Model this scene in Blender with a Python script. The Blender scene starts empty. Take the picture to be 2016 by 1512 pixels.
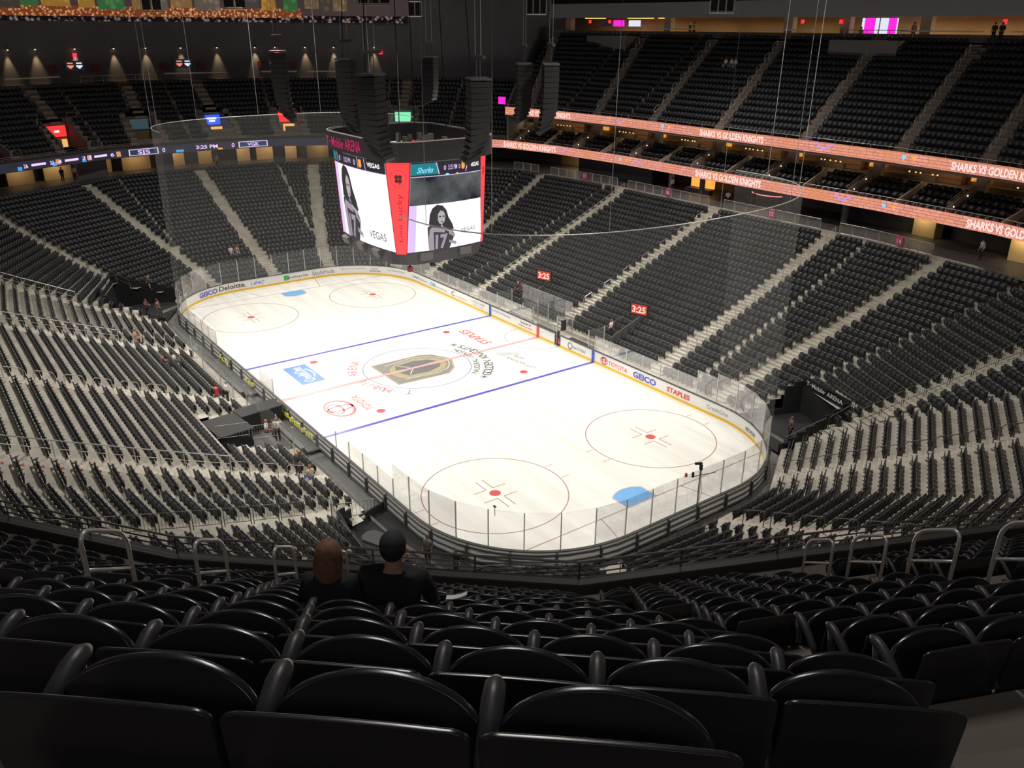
import bpy, bmesh, math, random
import numpy as np
from mathutils import Vector, Matrix
random.seed(7)
sc = bpy.context.scene
COL = sc.collection
PI = math.pi

# ------------------------------------------------------------------ camera
CAM = Vector((58.4185, -32.8675, 26.6994))
yaw, pitch, roll = 2.508929, -0.401003, 0.005603
_f = Vector((math.cos(pitch)*math.cos(yaw), math.cos(pitch)*math.sin(yaw), math.sin(pitch)))
_r = _f.cross(Vector((0, 0, 1))).normalized(); _u = _r.cross(_f)
_r2 = _r*math.cos(roll)+_u*math.sin(roll); _u2 = -_r*math.sin(roll)+_u*math.cos(roll)
cd = bpy.data.cameras.new('camera'); cam = bpy.data.objects.new('camera', cd); COL.objects.link(cam)
m = Matrix((( _r2.x, _u2.x, -_f.x, CAM.x), (_r2.y, _u2.y, -_f.y, CAM.y), (_r2.z, _u2.z, -_f.z, CAM.z), (0, 0, 0, 1)))
cam.matrix_world = m
cd.sensor_width = 36; cd.lens = 36*1662.57/2016; cd.clip_start = .05; cd.clip_end = 600
sc.camera = cam
sc.view_settings.view_transform = 'Standard'; sc.view_settings.look = 'None'
sc.view_settings.gamma = 1; sc.view_settings.exposure = 0.0; sc.view_settings.use_curve_mapping = False

# ------------------------------------------------------------------ world, the hall's lamps and added fill lights
w = bpy.data.worlds.new('world'); sc.world = w; w.use_nodes = True
bg = w.node_tree.nodes['Background']; bg.inputs[0].default_value = (.55, .6, .7, 1); bg.inputs[1].default_value = 0.022

def spot(loc, aim, power, size, blend=.7, radius=.6, col=(1, .97, .9)):
    l = bpy.data.lights.new('sports_light', 'SPOT'); l.energy = power; l.spot_size = math.radians(size); l.spot_blend = blend
    l.shadow_soft_size = radius; l.color = col
    o = bpy.data.objects.new('sports_light', l); COL.objects.link(o); o.location = loc
    o.rotation_euler = (Vector(aim)-Vector(loc)).to_track_quat('-Z', 'Y').to_euler()
    return o
LP = 22000
for x in (-27, -12, 4, 20):
    spot((x, 43, 33), (x*.55, 2, 0), LP, 48)
    spot((x, -43, 33), (x*.55, -2, 0), LP, 48)
for y in (-12, 12):
    spot((52, y, 33), (10, y*.3, 0), LP*.8, 48)
    spot((-52, y, 33), (-10, y*.3, 0), LP*.8, 48)
# added wide dim fill spots under the roof, for spill on the seats
for x, y in ((-25, 0), (0, 22), (0, -22), (25, 4)):
    spot((x, y, 33.2), (x, y, 0), 22000, 150, 1, 1.0, (1, .95, .88))

# added fill: unseen area lamps under the roof to brighten stands and seat rims
_fill_xy = [(x, y) for x in (-48, -16, 16, 48) for y in (-26, 26)]
def area(loc, aim, power, sx, sy, col=(1, .75, .42), name='ceiling_strip_light'):
    l = bpy.data.lights.new(name, 'AREA'); l.shape = 'RECTANGLE'; l.size = sx; l.size_y = sy; l.energy = power; l.color = col
    o = bpy.data.objects.new(name, l); COL.objects.link(o); o.location = loc
    o.rotation_euler = (Vector(aim)-Vector(loc)).to_track_quat('-Z', 'Y').to_euler()
    return o

for x, y in ((50, -38), (60, -32), (66, -20), (68, -6)): area((x+3, y-3, 30.5), (x-14, y+10, 20), 80, 5, .8, (1, .93, .9), 'rear_fill_light')  # unseen lamps added behind the camera to brighten the seat backs
for x, y in _fill_xy: area((x, y, 35.6), (x, y, 0), 330 if x < 30 else 800, 14 if x < 0 else 8 if x < 30 else 4, 5 if x < 0 else 2.4 if x < 30 else 1.2, (1, .95, .9), 'added_fill_light')

# ------------------------------------------------------------------ materials
_M = {}
def mat(name, col, rough=.6, metal=0., emit=None, es=1., noise=0., nscale=3., spec=.5, bump=0.):
    if name in _M: return _M[name]
    m = bpy.data.materials.new(name); m.use_nodes = True
    nt = m.node_tree; b = nt.nodes['Principled BSDF']
    b.inputs['Base Color'].default_value = (*col, 1); b.inputs['Roughness'].default_value = rough
    b.inputs['Metallic'].default_value = metal; b.inputs['Specular IOR Level'].default_value = spec
    if noise or bump:
        tc = nt.nodes.new('ShaderNodeTexCoord'); n = nt.nodes.new('ShaderNodeTexNoise')
        n.inputs['Scale'].default_value = nscale; n.inputs['Detail'].default_value = 5
        nt.links.new(tc.outputs['Object'], n.inputs['Vector'])
        if noise:
            r = nt.nodes.new('ShaderNodeValToRGB')
            r.color_ramp.elements[0].position = .3; r.color_ramp.elements[1].position = .7
            r.color_ramp.elements[0].color = (*[c*(1-noise) for c in col], 1); r.color_ramp.elements[1].color = (*[min(1, c*(1+noise)) for c in col], 1)
            nt.links.new(n.outputs['Fac'], r.inputs['Fac']); nt.links.new(r.outputs['Color'], b.inputs['Base Color'])
        if bump:
            bp = nt.nodes.new('ShaderNodeBump'); bp.inputs['Strength'].default_value = bump; bp.inputs['Distance'].default_value = .02
            nt.links.new(n.outputs['Fac'], bp.inputs['Height']); nt.links.new(bp.outputs['Normal'], b.inputs['Normal'])
    if emit:
        b.inputs['Emission Color'].default_value = (*emit, 1); b.inputs['Emission Strength'].default_value = es
    _M[name] = m; return m
def glow(name, col, s=1.):
    return mat(name, (0.01, 0.01, 0.01), .5, emit=col, es=s)
def veil(name, col, alpha, rough=.5, gloss=.0):
    if name in _M: return _M[name]
    m = bpy.data.materials.new(name); m.use_nodes = True; nt = m.node_tree; nt.nodes.clear()
    out = nt.nodes.new('ShaderNodeOutputMaterial'); t = nt.nodes.new('ShaderNodeBsdfTransparent')
    d = nt.nodes.new('ShaderNodeBsdfDiffuse'); d.inputs[0].default_value = (*col, 1)
    mx = nt.nodes.new('ShaderNodeMixShader'); mx.inputs[0].default_value = alpha
    nt.links.new(t.outputs[0], mx.inputs[1]); nt.links.new(d.outputs[0], mx.inputs[2])
    last = mx
    if gloss:
        g = nt.nodes.new('ShaderNodeBsdfGlossy'); g.inputs['Roughness'].default_value = .05
        fr = nt.nodes.new('ShaderNodeFresnel'); fr.inputs[0].default_value = 1.45
        mu = nt.nodes.new('ShaderNodeMath'); mu.operation = 'MULTIPLY'; mu.inputs[1].default_value = gloss
        nt.links.new(fr.outputs[0], mu.inputs[0])
        m2 = nt.nodes.new('ShaderNodeMixShader'); nt.links.new(mu.outputs[0], m2.inputs[0])
        nt.links.new(mx.outputs[0], m2.inputs[1]); nt.links.new(g.outputs[0], m2.inputs[2]); last = m2
    nt.links.new(last.outputs[0], out.inputs['Surface'])
    _M[name] = m; return m

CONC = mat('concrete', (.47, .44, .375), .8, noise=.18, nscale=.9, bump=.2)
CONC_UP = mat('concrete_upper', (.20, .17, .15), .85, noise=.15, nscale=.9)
SEATM = mat('seat_plastic', (.031, .032, .036), .42, noise=.25, nscale=.5)
FSEAT = mat('seat_shell', (.024, .024, .0265), .24)
FARM = mat('armrest_plastic', (.05, .05, .053), .42)
STEEL = mat('brushed_steel', (.60, .58, .55), .3, .45)
RAILM = mat('painted_rail', (.60, .57, .53), .4, .3)
DARKST = mat('dark_steel', (.13, .12, .115), .4, .4)
BLACK = mat('matte_black', (.012, .012, .013), .8)
BLKMET = mat('black_speaker_paint', (.014, .014, .015), .55)
WALLD = mat('dark_grey_wall', (.055, .055, .06), .8, noise=.12, nscale=.15)
WALLT = mat('tan_wall', (.42, .30, .18), .8, noise=.1, nscale=.5)
WHITEB = mat('white_board_plastic', (.82, .82, .80), .35)
YELLOW = mat('yellow_kick_plastic', (.80, .50, .03), .4)
CAPM = mat('dark_board_cap', (.07, .065, .065), .5)
BLUEP = mat('blue_paint', (.05, .09, .55), .4)
REDP = mat('red_paint', (.75, .05, .05), .4)

# ------------------------------------------------------------------ mesh helpers
class MB:
    def __init__(s): s.v = []; s.f = []; s.uv = None
    def quad(s, a, b, c, d): n = len(s.v); s.v += [tuple(a), tuple(b), tuple(c), tuple(d)]; s.f.append((n, n+1, n+2, n+3)); return s
    def ngon(s, pts): n = len(s.v); s.v += [tuple(p) for p in pts]; s.f.append(tuple(range(n, n+len(pts)))); return s
    def prism(s, bot, top):
        k = len(bot); n = len(s.v); s.v += [tuple(p) for p in bot]+[tuple(p) for p in top]
        s.f.append(tuple(reversed(range(n, n+k)))); s.f.append(tuple(range(n+k, n+2*k)))
        for i in range(k): j = (i+1) % k; s.f.append((n+i, n+j, n+k+j, n+k+i))
        return s
    def box(s, c, size, rz=0., rx=0.):
        M_ = Matrix.Rotation(rz, 3, 'Z') @ Matrix.Rotation(rx, 3, 'X'); c = Vector(c); h = [q/2 for q in size]
        P = lambda x, y, z: tuple(c+M_ @ Vector((x*h[0], y*h[1], z*h[2])))
        return s.prism([P(-1, -1, -1), P(1, -1, -1), P(1, 1, -1), P(-1, 1, -1)], [P(-1, -1, 1), P(1, -1, 1), P(1, 1, 1), P(-1, 1, 1)])
    def tube(s, pts, r, n=6, closed=False, caps=True):
        pts = [Vector(p) for p in pts]; K = len(pts); rr = r if isinstance(r, (list, tuple)) else [r]*K
        base = len(s.v); up = None
        for i, p in enumerate(pts):
            a = pts[(i-1) % K] if (closed or i > 0) else p; b = pts[(i+1) % K] if (closed or i < K-1) else p
            t = (b-a).normalized()
            if up is None:
                up = Vector((0, 0, 1)) if abs(t.z) < .9 else Vector((1, 0, 0))
            x = t.cross(up).normalized(); y = x.cross(t).normalized(); up = y
            for k in range(n):
                an = 2*PI*k/n; s.v.append(tuple(p+(x*math.cos(an)+y*math.sin(an))*rr[i]))
        for i in range(K if closed else K-1):
            j = (i+1) % K
            for k in range(n):
                l = (k+1) % n; s.f.append((base+i*n+k, base+i*n+l, base+j*n+l, base+j*n+k))
        if caps and not closed:
            s.f.append(tuple(reversed(range(base, base+n)))); s.f.append(tuple(range(base+(K-1)*n, base+K*n)))
        return s
    def lathe(s, prof, c=(0, 0, 0), n=12):
        base = len(s.v)
        for r, z in prof:
            for k in range(n): a = 2*PI*k/n; s.v.append((c[0]+r*math.cos(a), c[1]+r*math.sin(a), c[2]+z))
        for i in range(len(prof)-1):
            for k in range(n): l = (k+1) % n; s.f.append((base+i*n+k, base+i*n+l, base+(i+1)*n+l, base+(i+1)*n+k))
        s.f.append(tuple(reversed(range(base, base+n)))); s.f.append(tuple(range(base+(len(prof)-1)*n, base+len(prof)*n)))
        return s
    def ball(s, c, r, sc_=(1, 1, 1), n=10, m_=6):
        base = len(s.v)
        for i in range(1, m_):
            ph = PI*i/m_
            for k in range(n): a = 2*PI*k/n; s.v.append((c[0]+r*sc_[0]*math.sin(ph)*math.cos(a), c[1]+r*sc_[1]*math.sin(ph)*math.sin(a), c[2]-r*sc_[2]*math.cos(ph)))
        for i in range(m_-2):
            for k in range(n): l = (k+1) % n; s.f.append((base+i*n+k, base+i*n+l, base+(i+1)*n+l, base+(i+1)*n+k))
        s.v.append((c[0], c[1], c[2]-r*sc_[2])); s.v.append((c[0], c[1], c[2]+r*sc_[2])); e = len(s.v)
        for k in range(n):
            l = (k+1) % n; s.f.append((e-2, base+l, base+k)); s.f.append((e-1, base+(m_-2)*n+k, base+(m_-2)*n+l))
        return s
    def add(s, verts, faces, T=None):
        n = len(s.v); s.v += [tuple(T @ Vector(v)) for v in verts] if T else [tuple(v) for v in verts]
        s.f += [tuple(i+n for i in f) for f in faces]; return s
    def loft(s, secs, n=18):
        base = len(s.v)
        for x, y, z, rx, ry in secs:
            for k in range(n): a = 2*PI*k/n; s.v.append((x+rx*math.cos(a), y+ry*math.sin(a), z))
        for i in range(len(secs)-1):
            for k in range(n): l = (k+1) % n; s.f.append((base+i*n+k, base+i*n+l, base+(i+1)*n+l, base+(i+1)*n+k))
        s.f.append(tuple(reversed(range(base, base+n)))); s.f.append(tuple(range(base+(len(secs)-1)*n, base+len(secs)*n))); return s
    def mesh(s, name, m_=None, smooth=False, flat_ngons=False):
        me = bpy.data.meshes.new(name); me.from_pydata(s.v, [], s.f)
        if m_: me.materials.append(m_)
        if smooth: me.polygons.foreach_set('use_smooth', [not (flat_ngons and len(p.vertices) > 6) for p in me.polygons])
        me.update(); return me
    def build(s, name, m_=None, parent=None, smooth=False, **props):
        o = bpy.data.objects.new(name, s.mesh(name, m_, smooth)); COL.objects.link(o)
        if parent: o.parent = parent
        tag(o, **props); return o

def tag(o, label=None, cat=None, group=None, kind=None):
    if label: o['label'] = label
    if cat: o['category'] = cat
    if group: o['group'] = group
    if kind: o['kind'] = kind
    return o
def empty(name, loc=(0, 0, 0), rz=0., label=None, cat=None, group=None, kind=None):
    o = bpy.data.objects.new(name, None); COL.objects.link(o); o.location = loc; o.rotation_euler = (0, 0, rz)
    return tag(o, label, cat, group, kind)
def copy_tree(o, parent=None):
    c = o.copy(); COL.objects.link(c)
    if parent: c.parent = parent
    for ch in list(o.children): copy_tree(ch, c)
    return c

_txt = {}
def text_geo(s, bold=0.):
    """flat lettering of height ~1, centred on x, baseline 0"""
    key = (s, bold)
    if key in _txt: return _txt[key]
    cu = bpy.data.curves.new('t', 'FONT'); cu.body = s; cu.size = 1.37; cu.align_x = 'CENTER'; cu.offset = bold; cu.resolution_u = 3
    o = bpy.data.objects.new('t', cu); COL.objects.link(o)
    dg = bpy.context.evaluated_depsgraph_get(); ev = o.evaluated_get(dg); me = ev.to_mesh()
    v = [tuple(q.co) for q in me.vertices]; f = [tuple(p.vertices) for p in me.polygons]
    ev.to_mesh_clear(); bpy.data.objects.remove(o); bpy.data.curves.remove(cu)
    xs = [q[0] for q in v] or [0]
    _txt[key] = (v, f, min(xs), max(xs)); return _txt[key]
def text_map(mb, s, fn, width=None, height=None, bold=0., slant=0.):
    """fn(x,y)->3D with x from 0..width, y from 0..height"""
    v, f, a, b = text_geo(s, bold); L = b-a
    h = height if height else width/L
    wd = width if width else L*h
    n = len(mb.v)
    for q in v: mb.v.append(tuple(fn((q[0]-a)/L*wd+slant*q[1]*h, q[1]*h)))
    mb.f += [tuple(i+n for i in g) for g in f]
    return wd

class Path:
    def __init__(s, pts, closed=True):
        s.p = [Vector((q[0], q[1])) for q in pts]; s.closed = closed
        n = len(s.p); s.L = [0.]
        for i in range(n if closed else n-1): s.L.append(s.L[-1]+(s.p[(i+1) % n]-s.p[i]).length)
        s.total = s.L[-1]
    def seg(s, d):
        if s.closed: d %= s.total
        d = min(max(d, 0), s.total-1e-6); lo, hi = 0, len(s.L)-1
        while hi-lo > 1:
            mid = (lo+hi)//2
            if s.L[mid] <= d: lo = mid
            else: hi = mid
        return lo, d-s.L[lo]
    def tan(s, d):
        i, r = s.seg(d); return (s.p[(i+1) % len(s.p)]-s.p[i]).normalized()
    def at(s, d, off=0.):
        """off>0 = to the right of travel (inward on a clockwise path)"""
        i, r = s.seg(d); t = (s.p[(i+1) % len(s.p)]-s.p[i]).normalized(); q = s.p[i]+t*r
        return Vector((q.x+t.y*off, q.y-t.x*off))
    def project(s, x, y):
        best = None; P = Vector((x, y)); n = len(s.p)
        for i in range(n if s.closed else n-1):
            a = s.p[i]; b = s.p[(i+1) % n]; L = (b-a).length
            if L < 1e-6: continue
            t = max(0, min(L, (P-a).dot((b-a)/L))); q = a+(b-a)/L*t; e = (P-q).length
            if best is None or e < best[0]: best = (e, s.L[i]+t, q)
        return best[1], best[2]

def in_view(P, margin=.12):
    d = Vector(P)-CAM; z = d.dot(_f)
    if z < .3: return False
    x = d.dot(_r2)/z*1662.57; y = d.dot(_u2)/z*1662.57
    return abs(x) < 1008*(1+margin) and abs(y) < 756*(1+margin)
def px(P):
    d = Vector(P)-CAM; z = d.dot(_f); return 1008+1662.57*d.dot(_r2)/z, 756-1662.57*d.dot(_u2)/z, z
def sdf(x, y):
    qx, qy = abs(x)-21.95, abs(y)-4.42
    return math.hypot(max(qx, 0), max(qy, 0))+min(max(qx, qy), 0)-8.53
def inside(poly, x, y):
    c = False; n = len(poly)
    for i in range(n):
        x1, y1 = poly[i][0], poly[i][1]; x2, y2 = poly[(i+1) % n][0], poly[(i+1) % n][1]
        if (y1 > y) != (y2 > y) and x < (x2-x1)*(y-y1)/(y2-y1)+x1: c = not c
    return c

# ------------------------------------------------------------------ rink outline (clockwise from the far end board)
RX, RY, RR = 30.48, 12.95, 8.53
def rink(off=0., n=20):
    P = []
    for cx, cy, a0 in ((-21.95, 4.42, 180), (21.95, 4.42, 90), (21.95, -4.42, 0), (-21.95, -4.42, -90)):
        for k in range(n+1):
            a = math.radians(a0-90*k/n); P.append((cx+(RR+off)*math.cos(a), cy+(RR+off)*math.sin(a)))
    return P
# path whose length starts at (-30.48,-4.42) going +y
RINKP = Path([(-RX, -4.42)]+rink()[:-1])
def board_pt(s, z, off=0.):
    q = RINKP.at(s, off); return (q.x, q.y, z)

# ------------------------------------------------------------------ ice and its markings
ice_m = bpy.data.materials.new('ice'); ice_m.use_nodes = True
nt = ice_m.node_tree; b = nt.nodes['Principled BSDF']; b.inputs['Roughness'].default_value = .16
tc = nt.nodes.new('ShaderNodeTexCoord'); mp = nt.nodes.new('ShaderNodeMapping'); mp.inputs['Scale'].default_value = (.05, .9, 1)
nz = nt.nodes.new('ShaderNodeTexNoise'); nz.inputs['Scale'].default_value = 1.2; nz.inputs['Detail'].default_value = 6
nt.links.new(tc.outputs['Object'], mp.inputs['Vector']); nt.links.new(mp.outputs['Vector'], nz.inputs['Vector'])
cr = nt.nodes.new('ShaderNodeValToRGB'); cr.color_ramp.elements[0].color = (.77, .76, .71, 1); cr.color_ramp.elements[1].color = (.86, .85, .80, 1)
cr.color_ramp.elements[0].position = .35; cr.color_ramp.elements[1].position = .6
rr = nt.nodes.new('ShaderNodeMapRange'); rr.inputs['To Min'].default_value = .12; rr.inputs['To Max'].default_value = .3
nt.links.new(nz.outputs['Fac'], cr.inputs['Fac']); nt.links.new(cr.outputs['Color'], b.inputs['Base Color'])
nt.links.new(nz.outputs['Fac'], rr.inputs['Value']); nt.links.new(rr.outputs['Result'], b.inputs['Roughness'])
ice = MB(); o_ = rink(0.0); ice.prism([(x, y, -.04) for x, y in reversed(o_)], [(x, y, 0) for x, y in reversed(o_)])
ICE = ice.build('floor_ice', ice_m, kind='structure')
sub = MB(); sub.box((0, 0, -.35), (130, 100, .4)); sub.build('floor_slab', mat('event_floor', (.16, .155, .15), .8, noise=.1), kind='structure')

LINE_R = mat('ice_red', (.62, .10, .10), .3); LINE_B = mat('ice_blue', (.10, .09, .50), .3); LINE_T = mat('ice_thin_line', (.42, .24, .22), .3)
LINE_P = mat('ice_pale_red', (.80, .42, .40), .3)
LZ = .006
def decal(name, mb, m_, label=None): o = mb.build(name, m_, ICE); tag(o, label); return o
def strip(mb, a, b, w_, z=LZ):
    a, b = Vector((*a, z)), Vector((*b, z)); t = (b-a).normalized(); n = Vector((-t.y, t.x, 0))*w_/2
    mb.quad(a-n, b-n, b+n, a+n)
def ring_(mb, cx, cy, r, w_, a0=0, a1=360, z=LZ, n=72):
    for k in range(n):
        a = math.radians(a0+(a1-a0)*k/n); c = math.radians(a0+(a1-a0)*(k+1)/n)
        mb.quad(*[(cx+q*math.cos(t), cy+q*math.sin(t), z) for q, t in ((r-w_/2, a), (r+w_/2, a), (r+w_/2, c), (r-w_/2, c))])
def disc(mb, cx, cy, r, z=LZ, n=28, clip=None):
    mb.ngon([(cx+r*math.cos(2*PI*k/n), cy+r*math.sin(2*PI*k/n), z) for k in range(n)])
for sx in (-1, 1):
    q = MB(); strip(q, (sx*7.77, -12.9), (sx*7.77, 12.9), .32); decal('blue_line', q, LINE_B, 'wide blue zone line across the ice')
    q = MB(); strip(q, (sx*27.13, -11.1), (sx*27.13, 11.1), .07); decal('goal_line', q, LINE_T)
    q = MB()
    strip(q, (sx*27.13, -3.35), (sx*30.45, -4.27), .06); strip(q, (sx*27.13, 3.35), (sx*30.45, 4.27), .06); decal('trapezoid_line', q, LINE_T)
    q = MB(); pts = [(sx*27.11, 1.22), (sx*27.11, -1.22)]
    pts += [(sx*(27.11-1.37), -1.22)] if 0 else []
    for k in range(17):
        a = math.radians(-42+84*k/16); pts.append((sx*(27.11-1.83*math.cos(a)), 1.83*math.sin(a)))
    q.ngon([(x, y, LZ+.002) for x, y in (pts if sx < 0 else pts[::-1])]); decal('goal_crease', q, mat('crease_blue', (.16, .42, .78), .3, noise=.08), 'light blue goal crease painted on the ice')
    q = MB(); loop = pts; 
    for k in range(len(loop)): strip(q, loop[k], loop[(k+1) % len(loop)], .05, LZ+.004)
    decal('crease_outline', q, LINE_P)
    for sy in (-1, 1):
        cx, cy = sx*21.03, sy*6.71
        q = MB(); ring_(q, cx, cy, 4.57, .07)
        for dy in (-1, 1):
            for ex in (-1, 1): strip(q, (cx+ex*.86, cy+dy*4.57), (cx+ex*.86, cy+dy*5.2), .05)
        decal('faceoff_circle', q, LINE_T)
        q = MB()
        for ex in (-1, 1):
            for ey in (-1, 1):
                strip(q, (cx+ex*.61, cy+ey*.25), (cx+ex*1.83, cy+ey*.25), .06); strip(q, (cx+ex*.61, cy+ey*.25), (cx+ex*.61, cy+ey*1.2), .06)
        decal('faceoff_marks', q, LINE_T)
        q = MB(); disc(q, cx, cy, .36, LZ+.002); decal('faceoff_spot', q, LINE_R)
        q = MB(); disc(q, sx*6.10, cy, .34); decal('neutral_spot', q, LINE_R)
q = MB(); strip(q, (0, -12.9), (0, 12.9), .32, LZ+.008); decal('centre_line', q, LINE_P, 'pale red centre line with dashed edges')
q = MB()
for k in range(64):
    y = -12.8+k*.4; strip(q, (-.13, y), (-.13, y+.2), .05, LZ+.011); strip(q, (.13, y+.1), (.13, y+.3), .05, LZ+.011)
decal('centre_line_dashes', q, LINE_R)
q = MB(); ring_(q, 0, 0, 4.57, .07); decal('centre_circle', q, mat('ice_violet_line', (.22, .20, .42), .3))
q = MB(); ring_(q, 0, 12.9, 3.05, .06, 180, 360); decal('referee_circle', q, LINE_T)
# shield emblem, its point towards +y
SHD = [(-2.45, -3.2), (2.5, -3.2), (2.75, 1.5), (1.9, 2.55), (0, 3.45), (-1.9, 2.55), (-2.4, 1.5)]
GREY = mat('emblem_grey', (.24, .24, .215), .35, noise=.1); GOLD = mat('emblem_gold', (.40, .33, .20), .35, noise=.1); DK = mat('emblem_dark', (.16, .165, .17), .35)
def poly_decal(name, pts, m_, z, label=None):
    q = MB(); q.ngon([(x, y, z) for x, y in pts]); 
    o = decal(name, q, m_, label); return o
poly_decal('emblem_border', SHD, GOLD, LZ+.001, 'dark grey and gold shield emblem at centre ice')
poly_decal('emblem_shield', [(x*.95, y*.95) for x, y in SHD], GREY, LZ+.002)
hel = [(1.75, -1.9), (1.95, .6), (1.55, 1.7), (.85, 2.4), (0, 2.75), (-.85, 2.4), (-1.55, 1.7), (-1.85, .6), (-1.6, -1.2), (-.9, -2.2), (.2, -2.6), (1.2, -2.4)]
poly_decal('emblem_helmet', hel, GOLD, LZ+.003)
poly_decal('emblem_visor', [(-1.2, -1.5), (-.3, -1.9), (.0, -.2), (.35, -1.9), (1.25, -1.5), (1.45, .3), (1.0, 1.6), (.3, 2.1), (.22, .9), (-.22, .9), (-.3, 2.1), (-1.0, 1.6), (-1.4, .3)], DK, LZ+.004)
q = MB()
pp = [(1.75, -2.2), (2.1, .6), (1.7, 1.95), (.9, 2.65), (0, 3.0)]
for a, c in zip(pp[:-1], pp[1:]): strip(q, a, c, .07, LZ+.0055); strip(q, (-a[0], a[1]), (-c[0], c[1]), .07, LZ+.0055)
strip(q, (-.25, -.6), (-1.1, -1.3), .08, LZ+.0055); strip(q, (.25, -.6), (1.1, -1.3), .08, LZ+.0055)
decal('emblem_lines', q, mat('emblem_pale', (.7, .68, .6), .35))
def ice_text(s, cx, cy, h, m_, name, ang=180, bold=0., z=LZ+.001, width=None):
    """ang = reading direction; 180 reads towards -x"""
    q = MB(); v, f, a, b_ = text_geo(s, bold); L = b_-a; kx = (width/L if width else h); c, s_ = math.cos(math.radians(ang)), math.sin(math.radians(ang))
    def fn(x, y):
        x -= kx*L/2; y -= h/2
        return (cx+x*c-y*s_, cy+x*s_+y*c, z)
    text_map(q, s, fn, width=kx*L, height=h, bold=bold); return decal(name, q, m_)
def arc_text(s, r, a_mid, step, h, m_, name, cw, bold=.0):
    """letters one by one along an arc; cw: clockwise reading with tops outward, else tops inward"""
    q = MB(); n = len(s)
    for i, ch in enumerate(s):
        if ch == ' ': continue
        v, f, a, b_ = text_geo(ch, bold); d = (i-(n-1)/2)*step*(-1 if cw else 1); an = math.radians(a_mid+d)
        ox = Vector((math.cos(an), math.sin(an))); tx = Vector((math.sin(an), -math.cos(an))) if cw else Vector((-math.sin(an), math.cos(an))); up = ox if cw else -ox
        c0 = ox*r
        def fn(x, y, c0=c0, tx=tx, up=up, w_=(b_-a)*h*.9): 
            p = c0+tx*(x-w_/2)+up*(y-h/2); return (p.x, p.y, LZ+.001)
        text_map(q, ch, fn, width=(b_-a)*h*.9, height=h, bold=bold)
    return decal(name, q, m_)
RT = mat('ice_text_red', (.68, .12, .12), .3); MT = mat('ice_text_magenta', (.62, .16, .24), .3); GT = mat('ice_text_grey', (.13, .13, .13), .3)
arc_text('T··Mobile·', 5.35, -66, 6.4, .85, MT, 'ice_wordmark', True, .0)
arc_text('ARENA', 5.5, -121, 7.2, .8, MT, 'ice_wordmark', True, .0)
arc_text('GOLDEN KNIGHTS', 6.05, 75, 5.3, .8, GT, 'ice_lettering', False, .015)
arc_text('INAUGURAL SEASON', 5.05, 72, 4.7, .55, GT, 'ice_lettering', False, .01)
for a in (34, 117):
    q = MB(); x, y = 6.1*math.cos(math.radians(a)), 6.1*math.sin(math.radians(a))
    for k in range(4): dx, dy = .42*math.cos(k*PI/4), .42*math.sin(k*PI/4); strip(q, (x-dx, y-dy), (x+dx, y+dy), .06)
    decal('ice_star', q, GT)
poly_decal('ice_sign', [(-6.15, -9.5), (-1.95, -9.5), (-1.95, -7.5), (-6.15, -7.5)], mat('ice_sign_blue', (.13, .27, .55), .3), LZ+.001, 'blue rectangle sign painted on the ice')
WT = mat('ice_white', (.8, .8, .8), .3)
ice_text('CreditOne', -4.05, -8.6, .95, WT, 'ice_sign_lettering', 180, .01, LZ+.003, 3.5)
q = MB(); ring_(q, -4.1, -9.9, 2.2, .12, 62, 118, LZ+.003, 14); decal('ice_sign_swoosh', q, WT)
ice_text('STAPLES', -3.45, 8.15, .95, RT, 'ice_wordmark', 180, .02, width=4.4)
ice_text('TOYOTA', 3.9, -7.2, .7, RT, 'ice_wordmark', 180, .0, width=3.0)
def oval(mb, cx, cy, a, b_, w_, z=LZ+.001, n=40):
    for k in range(n):
        t, t2 = 2*PI*k/n, 2*PI*(k+1)/n
        mb.quad(*[(cx+(a+e)*math.cos(u), cy+(b_+e)*math.sin(u), z) for e, u in ((-w_/2, t), (w_/2, t), (w_/2, t2), (-w_/2, t2))])
q = MB(); oval(q, 3.9, -9.05, 1.5, 1.05, .2); oval(q, 3.9, -9.35, .95, .5, .14); oval(q, 3.9, -9.0, .45, 1.0, .14); decal('ice_logo', q, RT)
ice_text('CITY NATIONAL', 4.2, 7.75, .42, GT, 'ice_lettering', 180+8, .0, width=3.6)
ice_text('BANK', 3.1, 8.4, .42, GT, 'ice_lettering', 180+8, .0, width=1.2)
q = MB()
for k in range(3): strip(q, (1.2+k*.35, 7.3+k*.05), (2.1+k*.25, 9.0), .07)
decal('ice_logo', q, GT)

# ------------------------------------------------------------------ dasher boards
DB = empty('dasher_boards', (0, 0, 0), 0, 'white rink boards with yellow kick strip and clear glass around the ice', 'rink boards')
BH = 1.07
def ring_wall(mb, s0, s1, z0, z1, o0, o1, step=1.0, path=RINKP):
    n = max(1, int(math.ceil((s1-s0)/step)))
    for k in range(n):
        a, c = s0+(s1-s0)*k/n, s0+(s1-s0)*(k+1)/n
        A0, A1, C0, C1 = path.at(a, o0), path.at(a, o1), path.at(c, o0), path.at(c, o1)
        mb.prism([(A0.x, A0.y, z0), (C0.x, C0.y, z0), (C1.x, C1.y, z0), (A1.x, A1.y, z0)][::-1], [(A0.x, A0.y, z1), (C0.x, C0.y, z1), (C1.x, C1.y, z1), (A1.x, A1.y, z1)][::-1])
TOT = RINKP.total
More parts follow.
